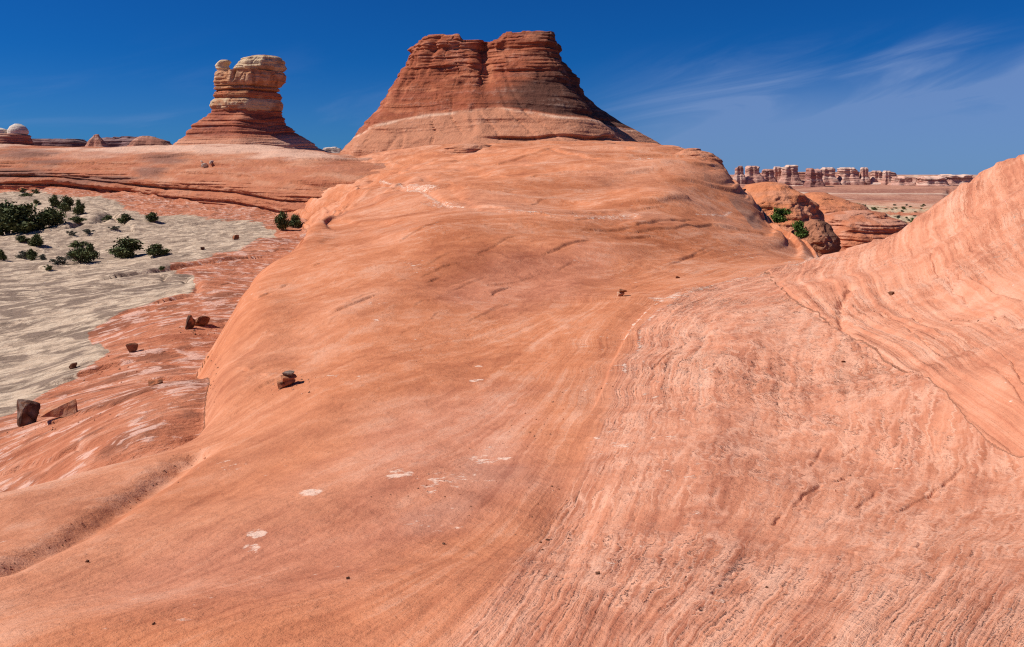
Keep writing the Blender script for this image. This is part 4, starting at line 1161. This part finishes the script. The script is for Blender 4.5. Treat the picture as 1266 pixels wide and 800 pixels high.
def cairns():
    loc, r = on_ground(356, 476, 0, 8); m = metres(1.0, loc)
    root = empty("cairn", loc); tag(root, "cairn of three brown stones topped by a grey one on the orange slope", "cairn")
    stone("bottom_stone", (24 * m, 17 * m, 11 * m), 101, (.42, .17, .08), (.30, .12, .06), (0, 0, -1.5 * m), (.0, -.12, .3), root, rough=.03)
    stone("wedge_stone", (13 * m, 12 * m, 8 * m), 102, BR, DBR, (-6 * m, -5 * m, -1 * m), (.1, .2, .9), root, rough=.03)
    stone("middle_stone", (20 * m, 15 * m, 6 * m), 103, (.38, .15, .075), (.27, .11, .06), (1 * m, 0, 7.2 * m), (.05, -.10, .8), root, rough=.03)
    stone("top_stone", (16 * m, 13 * m, 5.5 * m), 104, (.25, .18, .145), (.13, .08, .06), (0.5 * m, 0, 12.2 * m), (-.05, -.06, .2), root, rough=.04)
    loc, r = on_ground(769, 366, 0, 8); m = metres(1.0, loc)
    root = empty("cairn", loc); tag(root, "tiny cairn of one flat brown stone tilted on a pale one below the dome", "cairn")
    stone("bottom_stone", (9 * m, 8 * m, 6 * m), 111, (.60, .40, .28), (.45, .2, .11), (-2 * m, 0, -1 * m), (0, 0, .4), root, rough=.03)
    stone("top_stone", (15 * m, 13 * m, 4.5 * m), 112, (.35, .14, .07), BR, (1 * m, 0, 4.3 * m), (.0, .16, .5), root, rough=.02)
cairns()

from mathutils.bvhtree import BVHTree
def white_rocks():
    so = bpy.data.objects["rock_shelf"]
    bv = BVHTree.FromPolygons([v.co[:] for v in so.data.vertices], [p.vertices[:] for p in so.data.polygons])
    for i, (px, py, w, h, lab) in enumerate([(255, 207, 11, 6, "largest of the white rocks lying on the shelf below the tower"), (262, 203, 6, 5, "white rock at the upper right of the little group on the shelf"),
                                             (250, 201, 4, 4, "smallest white rock at the left of the group on the shelf")]):
        d = Vector(P(px, py, 1.0)).normalized()
        hitp = bv.ray_cast(Vector((0, 0, 0)), d)[0]
        if hitp is None: continue
        m = metres(1.0, hitp)
        o = stone("white_boulder", (w * m, w * m * .8, h * m), 120 + i, (.66, .58, .48), (.55, .45, .35), hitp - Vector((0, 0, .1 * h * m)), (0, 0, i * 1.3))
        tag(o, lab, "boulder", "white rocks on the shelf")
white_rocks()

for i, (px, py, w, c, lab) in enumerate([
    (739, 710, 6, DBR, "tiny dark pebble on the ribbed rock low down, right of the bowl"), (677, 668, 5, DBR, "tiny dark pebble at the lower right rim of the bowl"), (668, 671, 4, DBR, "tinier pebble just left of the one at the bowl rim"),
    (108, 695, 5, DBR, "tiny dark pebble on the bare slope below the gully"), (190, 772, 5, BR, "tiny brown pebble near the bottom edge on the left"),
    (549, 673, 5, DBR, "tiny dark pebble in the middle of the bowl"), (838, 344, 5, BR, "tiny brown pebble on the crest between dome and right hump"),
    (1101, 365, 9, BR, "small brown stone on the slope of the right hump above the long seams"), (1043, 448, 5, DBR, "tiny dark pebble below the long seam on the right"),
    (948, 727, 4, DBR, "tiny dark pebble low on the right-hand ribbed face"), (430, 716, 5, DBR, "tiny dark pebble in the lower left of the bowl")]):
    loc, r = on_ground(px, py); m = metres(1.0, loc)
    o = stone("pebble", (w * m, w * m * .8, w * m * .6), 140 + i, c, BR, loc - Vector((0, 0, .1 * w * m)), (0, 0, i), sub=1)
    tag(o, lab, "pebble", "pebbles on the slickrock")

# ------------------------------------------------------------------ junipers and shrubs
def tube_pts(pts, rads, n=7):
    co, fa = [], []
    for k, (p, r) in enumerate(zip(pts, rads)):
        p = Vector(p)
        t = (Vector(pts[min(k + 1, len(pts) - 1)]) - Vector(pts[max(k - 1, 0)])).normalized()
        a = t.orthogonal().normalized(); b = t.cross(a)
        for i in range(n):
            an = 2 * math.pi * i / n
            co.append((p + (a * math.cos(an) + b * math.sin(an)) * r)[:])
    for k in range(len(pts) - 1):
        for i in range(n):
            fa.append((k * n + i, k * n + (i + 1) % n, (k + 1) * n + (i + 1) % n, (k + 1) * n + i))
    return co, fa

def plant_meshes(seed, lobes, nleaf, leaf, trunk=True, aspect=1.0):
    """unit-height plant: crown mesh data (leaf-sized quads in uneven lobes) and branching stem"""
    r = np.random.default_rng(seed)
    L = []
    for i in range(lobes):
        an = r.uniform(0, 2 * np.pi); q = r.uniform(.05, .36) * aspect
        L.append((q * np.cos(an), q * np.sin(an), r.uniform(.16, .78), r.uniform(.14, .27)))
    L.append((r.uniform(-.08, .08), r.uniform(-.08, .08), .78, .20)); L.append((0, 0, .40, .28)); L.append((.16 * aspect, .05, .2, .2)); L.append((-.17 * aspect, -.06, .2, .2))
    wts = np.array([l[3] ** 2 for l in L]); wts /= wts.sum()
    quads, tint = [], []
    for i in range(nleaf):
        l = L[r.choice(len(L), p=wts)]
        d = r.normal(size=3); d /= np.linalg.norm(d)
        rad = l[3] * (r.uniform(0, 1) ** .38) * (1 + .25 * r.normal())
        c = np.array([l[0] + d[0] * rad * aspect ** .5, l[1] + d[1] * rad * aspect ** .5, max(.03, l[2] + d[2] * rad * .9)])
        a = r.normal(size=3); a /= np.linalg.norm(a); b = np.cross(a, r.normal(size=3)); b /= np.linalg.norm(b) + 1e-9
        s = leaf * r.uniform(.6, 1.4)
        quads += [c - a * s - b * s * .5, c + a * s - b * s * .5, c + a * s * .7 + b * s * .6, c - a * s * .7 + b * s * .6]
        t = np.clip(r.normal(.45, .22) + .3 * np.sin(l[0] * 20 + l[2] * 13), 0, 1)
        tint += [t] * 4
    co = np.array(quads); zt = co[:, 2].max(); co = co / zt
    crown = (co, np.arange(len(co)).reshape(-1, 4), np.array(tint))
    sc, sf = [], []
    for i in range(5 if trunk else 7):
        l = L[i % len(L)]
        p0 = np.array([0, 0, -.06]) + np.r_[r.normal(size=2) * .015, 0]; p2 = np.array(l[:3]) / zt; p1 = (p0 + p2) / 2 + r.normal(size=3) * .05
        a, f = tube_pts([p0, p0 * .4 + p1 * .6, p1 * .5 + p2 * .5, p2], ([.045, .035, .022, .008] if trunk else [.018, .014, .01, .005]))
        sf += [tuple(k + len(sc) for k in q) for q in f]; sc += a
    return crown, (np.array(sc), np.array(sf))

PROTO = {}
def proto(kind):
    if kind in PROTO: return PROTO[kind]
    nm, seed, lobes, nleaf, leaf, mat, asp = {
        'juniper0': ("juniper_tree", 1, 7, 2600, .040, M_JUNIPER, 1.1), 'juniper1': ("juniper_tree", 2, 6, 2400, .042, M_JUNIPER, 1.5), 'juniper2': ("juniper_tree", 3, 8, 2600, .040, M_JUNIPER, 1.9),
        'shrub0': ("grey_shrub", 4, 7, 1500, .045, M_SAGE, 1.9), 'shrub1': ("grey_shrub", 5, 6, 1400, .05, M_SAGE, 2.4), 'dark0': ("desert_shrub", 7, 6, 1200, .055, M_JUNIPER, 1.8),
        'green0': ("green_bush", 6, 8, 2600, .045, M_GREEN, 1.5)}[kind]
    crown, stem = plant_meshes(seed, lobes, nleaf, leaf, kind.startswith('jun'), asp)
    root = empty(nm)
    mesh_obj("crown" if kind.startswith('jun') else "foliage", crown[0], crown[1], mat, root, attrs={'Tint': crown[2]}, smooth=False)
    mesh_obj("trunk" if kind.startswith('jun') else "stem", stem[0], stem[1], M_BARK, root)
    wid = np.percentile(np.abs(crown[0][:, 0]), 97) * 2
    PROTO[kind] = [root, wid, False]
    return PROTO[kind]

def plant(kind, loc, w, h, label, cat, group=None, rz=0.0):
    p = proto(kind)
    root = p[0]
    if p[2]: o = copy_tree(root)
    else: o = root; p[2] = True
    o.location = loc; o.rotation_euler = (0, 0, rz)
    o.scale = (w / p[1], w / p[1], h)
    tag(o, label, cat, group)
    return o

JG = "junipers on the pale valley floor"; SG = "shrubs on the pale valley floor"
for i, (kind, px, py, w, h, lab) in enumerate([
    ('juniper0', 4, 291, 40, 40, "tall dark juniper at the left picture edge, biggest of the thicket"),
    ('juniper1', 31, 289, 46, 34, "broad dark juniper in the thicket right of the biggest one"),
    ('juniper2', 62, 280, 36, 23, "low dark juniper at the right end of the thicket"),
    ('juniper0', 66, 256, 11, 15, "round juniper at the left end of the row above the thicket"),
    ('juniper1', 79, 262, 16, 18, "middle juniper in the row above the thicket"),
    ('juniper0', 98, 266, 11, 18, "thin juniper at the right end of the row above the thicket"),
    ('juniper2', 94, 275, 20, 8, "flat juniper spreading below the row above the thicket"),
    ('juniper1', 153, 278, 15, 12, "ragged little juniper alone left of the round one on the floor"),
    ('juniper0', 186, 275, 15, 12, "small round juniper farthest right on the upper pale floor"),
    ('juniper0', 44, 305, 16, 15, "juniper beside a pale rock hump below the thicket"),
    ('juniper1', 28, 300, 12, 8, "squat juniper just under the thicket"),
    ('juniper2', 98, 326, 36, 18, "long low juniper left of the largest lone one"),
    ('juniper0', 109, 321, 16, 20, "upright juniper growing out of the long low one"),
    ('juniper1', 149, 319, 34, 23, "largest lone juniper on the pale floor"),
    ('juniper1', 194, 318, 21, 14, "juniper at the tip of the red apron"),
    ('juniper0', 39, 322, 12, 14, "juniper among grey shrubs near the left edge"),
    ('juniper0', 1, 322, 9, 14, "juniper cut by the left picture edge near the grey shrubs"),
    ('juniper0', 347, 285, 17, 23, "taller of two junipers against the dome's left flank"),
    ('juniper1', 364, 282, 15, 15, "shorter of two junipers against the dome's left flank"),
    ('dark0', 93, 306, 19, 8, "dark grey low shrub between the thicket and the largest lone juniper"),
    ('dark0', 31, 243, 15, 4, "flat dark shrub at the top of the pale floor"),
    ('dark0', 44, 240, 8, 6, "small upright dark shrub at the foot of the shelf"),
    ('dark0', 44, 253, 8, 6, "little dark shrub between the thicket and the shelf foot"),
    ('dark0', 27, 238, 8, 5, "dark tuft farthest up under the shelf"),
    ('dark0', 132, 273, 11, 6, "dark tuft left of the ragged little juniper"),
    ('shrub0', 26, 320, 17, 9, "grey shrub left of the juniper near the left edge"),
    ('shrub1', 71, 327, 22, 10, "wide grey shrub left of the long low juniper"),
    ('shrub0', 52, 322, 12, 7, "small grey shrub right of the juniper near the left edge"),
    ('shrub1', 88, 292, 10, 6, "grey tuft on the pale slope below the thicket"),
    ('shrub1', 107, 289, 16, 5, "flat grey tuft in a seam of the pale slope"),
    ('shrub1', 140, 285, 12, 4, "thin grey tuft right of the flat one in the seam"),
    ('shrub0', 16, 284, 26, 16, "bare grey shrub inside the dark thicket"),
    ('dark0', 59, 335, 8, 7, "dark tuft on the near rim of the pale floor"),
    ('dark0', 199, 335, 8, 5, "grey tuft at the edge of the red tongue"),
]):
    p = on_ground(px, py, 0, 20)
    if p is None: continue
    loc, r = p; m = metres(1.0, loc)
    loc.y += 0.25 * w * m; loc.z = ground_z(loc.x, loc.y) - .02 * h * m
    jun = kind.startswith('jun')
    plant(kind, loc, w * m * 1.12, h * m * 1.15, lab, "juniper tree" if jun else "shrub", JG if jun else SG, i * 1.37)

for px, py, D, w, h, rz, lab in [(961, 275, 80, 28, 19, .3, "upper bright green bush in the cleft beside the dome"), (990, 294, 71, 22, 22, 1.9, "lower bright green bush in the cleft against the dark outcrop")]:
    q = P(px, py, D); loc = Vector((q[0], q[1], q[2])); m = metres(1.0, loc)
    plant('green0', loc, w * m, h * m, lab, "bush", "green bushes in the cleft", rz)
    # the bush stands on a shelf of soil and stone in the cleft
    o = stone("cleft_boulder", (w * m * 1.3, w * m, 3.6), 160 + int(px), (.40, .15, .08), (.30, .11, .06), loc - Vector((0, 0, 3.5)), (0, 0, rz))
    tag(o, "brown boulder under the %s green bush in the cleft" % ("upper" if px < 970 else "lower"), "boulder")

r_ = random.Random(5)
for i in range(46):
    px = r_.uniform(1046, 1150); py = 254 + 24 * r_.random() ** 1.3
    g = hit(px, py, 150, 900)
    if g is None: continue
    loc = Vector((g[0], g[1], ground_z(g[0], g[1]))); m = metres(1.0, loc)
    big = 1.0 + .8 * (i % 5 == 0)
    plant('dark0' if i % 3 else 'shrub0', loc, r_.uniform(3, 5.5) * m * big, r_.uniform(1.6, 2.6) * m * big, "small dark shrub dotted over the far pale flat on the right", "shrub", "shrubs dotted over the far flat", r_.uniform(0, 6))
g = hit(1128, 277, 100, 900)
if g is not None:
    loc = Vector((g[0], g[1], ground_z(g[0], g[1]))); m = metres(1.0, loc)
    plant('green0', loc, 9 * m, 7 * m, "single green bush at the near rim of the far flat", "bush")

# ------------------------------------------------------------------ grit lying in the low places
def grit():
    r = np.random.default_rng(31)
    runs = [([(0, 706), (100, 657), (165, 613), (240, 560)], 110, 10), ([(20, 530), (90, 522), (130, 512)], 60, 12), ([(220, 412), (265, 410)], 40, 8), ([(335, 480), (380, 474)], 40, 12), ([(265, 440), (262, 470), (268, 500)], 50, 5),
            ([(620, 560), (660, 530), (690, 500), (735, 470)], 90, 22), ([(640, 690), (700, 640), (760, 600)], 60, 30), ([(955, 652), (1000, 615), (1055, 590)], 60, 9), ([(1195, 400), (1240, 398)], 30, 10), ([(120, 470), (180, 440), (240, 400)], 60, 18), ([(500, 620), (600, 600)], 50, 40)]
    co, fa, cl = [], [], []
    for pts, n, sp in runs:
        c = np.array(smooth_curve(pts, 8.0))
        for i in range(n):
            q = c[r.integers(len(c))] + r.normal(size=2) * sp * np.array([1, .45])
            g = hit(q[0], q[1])
            if g is None or g[1] > 45: continue
            m = (g[1] * CT - g[2] * ST) / FPX
            w = m * (0.5 + 1.9 * r.random() ** 3)
            z0 = ground_z(g[0], g[1])
            a = r.uniform(0, 6.28); ex = np.array([math.cos(a), math.sin(a), 0]); ey = np.array([-math.sin(a), math.cos(a), 0])
            b = len(co)
            k = r.uniform(.6, 1.3, 6)
            v = [ex * k[0], ey * k[1] * .7, -ex * k[2], -ey * k[3] * .7, np.array([.2 * k[4], .1, .8 * k[5]])]
            co += [np.array([g[0], g[1], z0]) + p * w for p in v]
            fa += [(b, b + 1, b + 4), (b + 1, b + 2, b + 4), (b + 2, b + 3, b + 4), (b + 3, b, b + 4)]
            base = np.array([(.17, .075, .045), (.40, .15, .08), (.50, .26, .17)][r.choice(3, p=[.5, .35, .15])])
            cl += [base] * 5
    o = mesh_obj("grit", np.array(co), np.array(fa), M_BOULDER, attrs={'Col': np.array(cl)}, smooth=False)
    tag(o, kind='stuff')
grit()
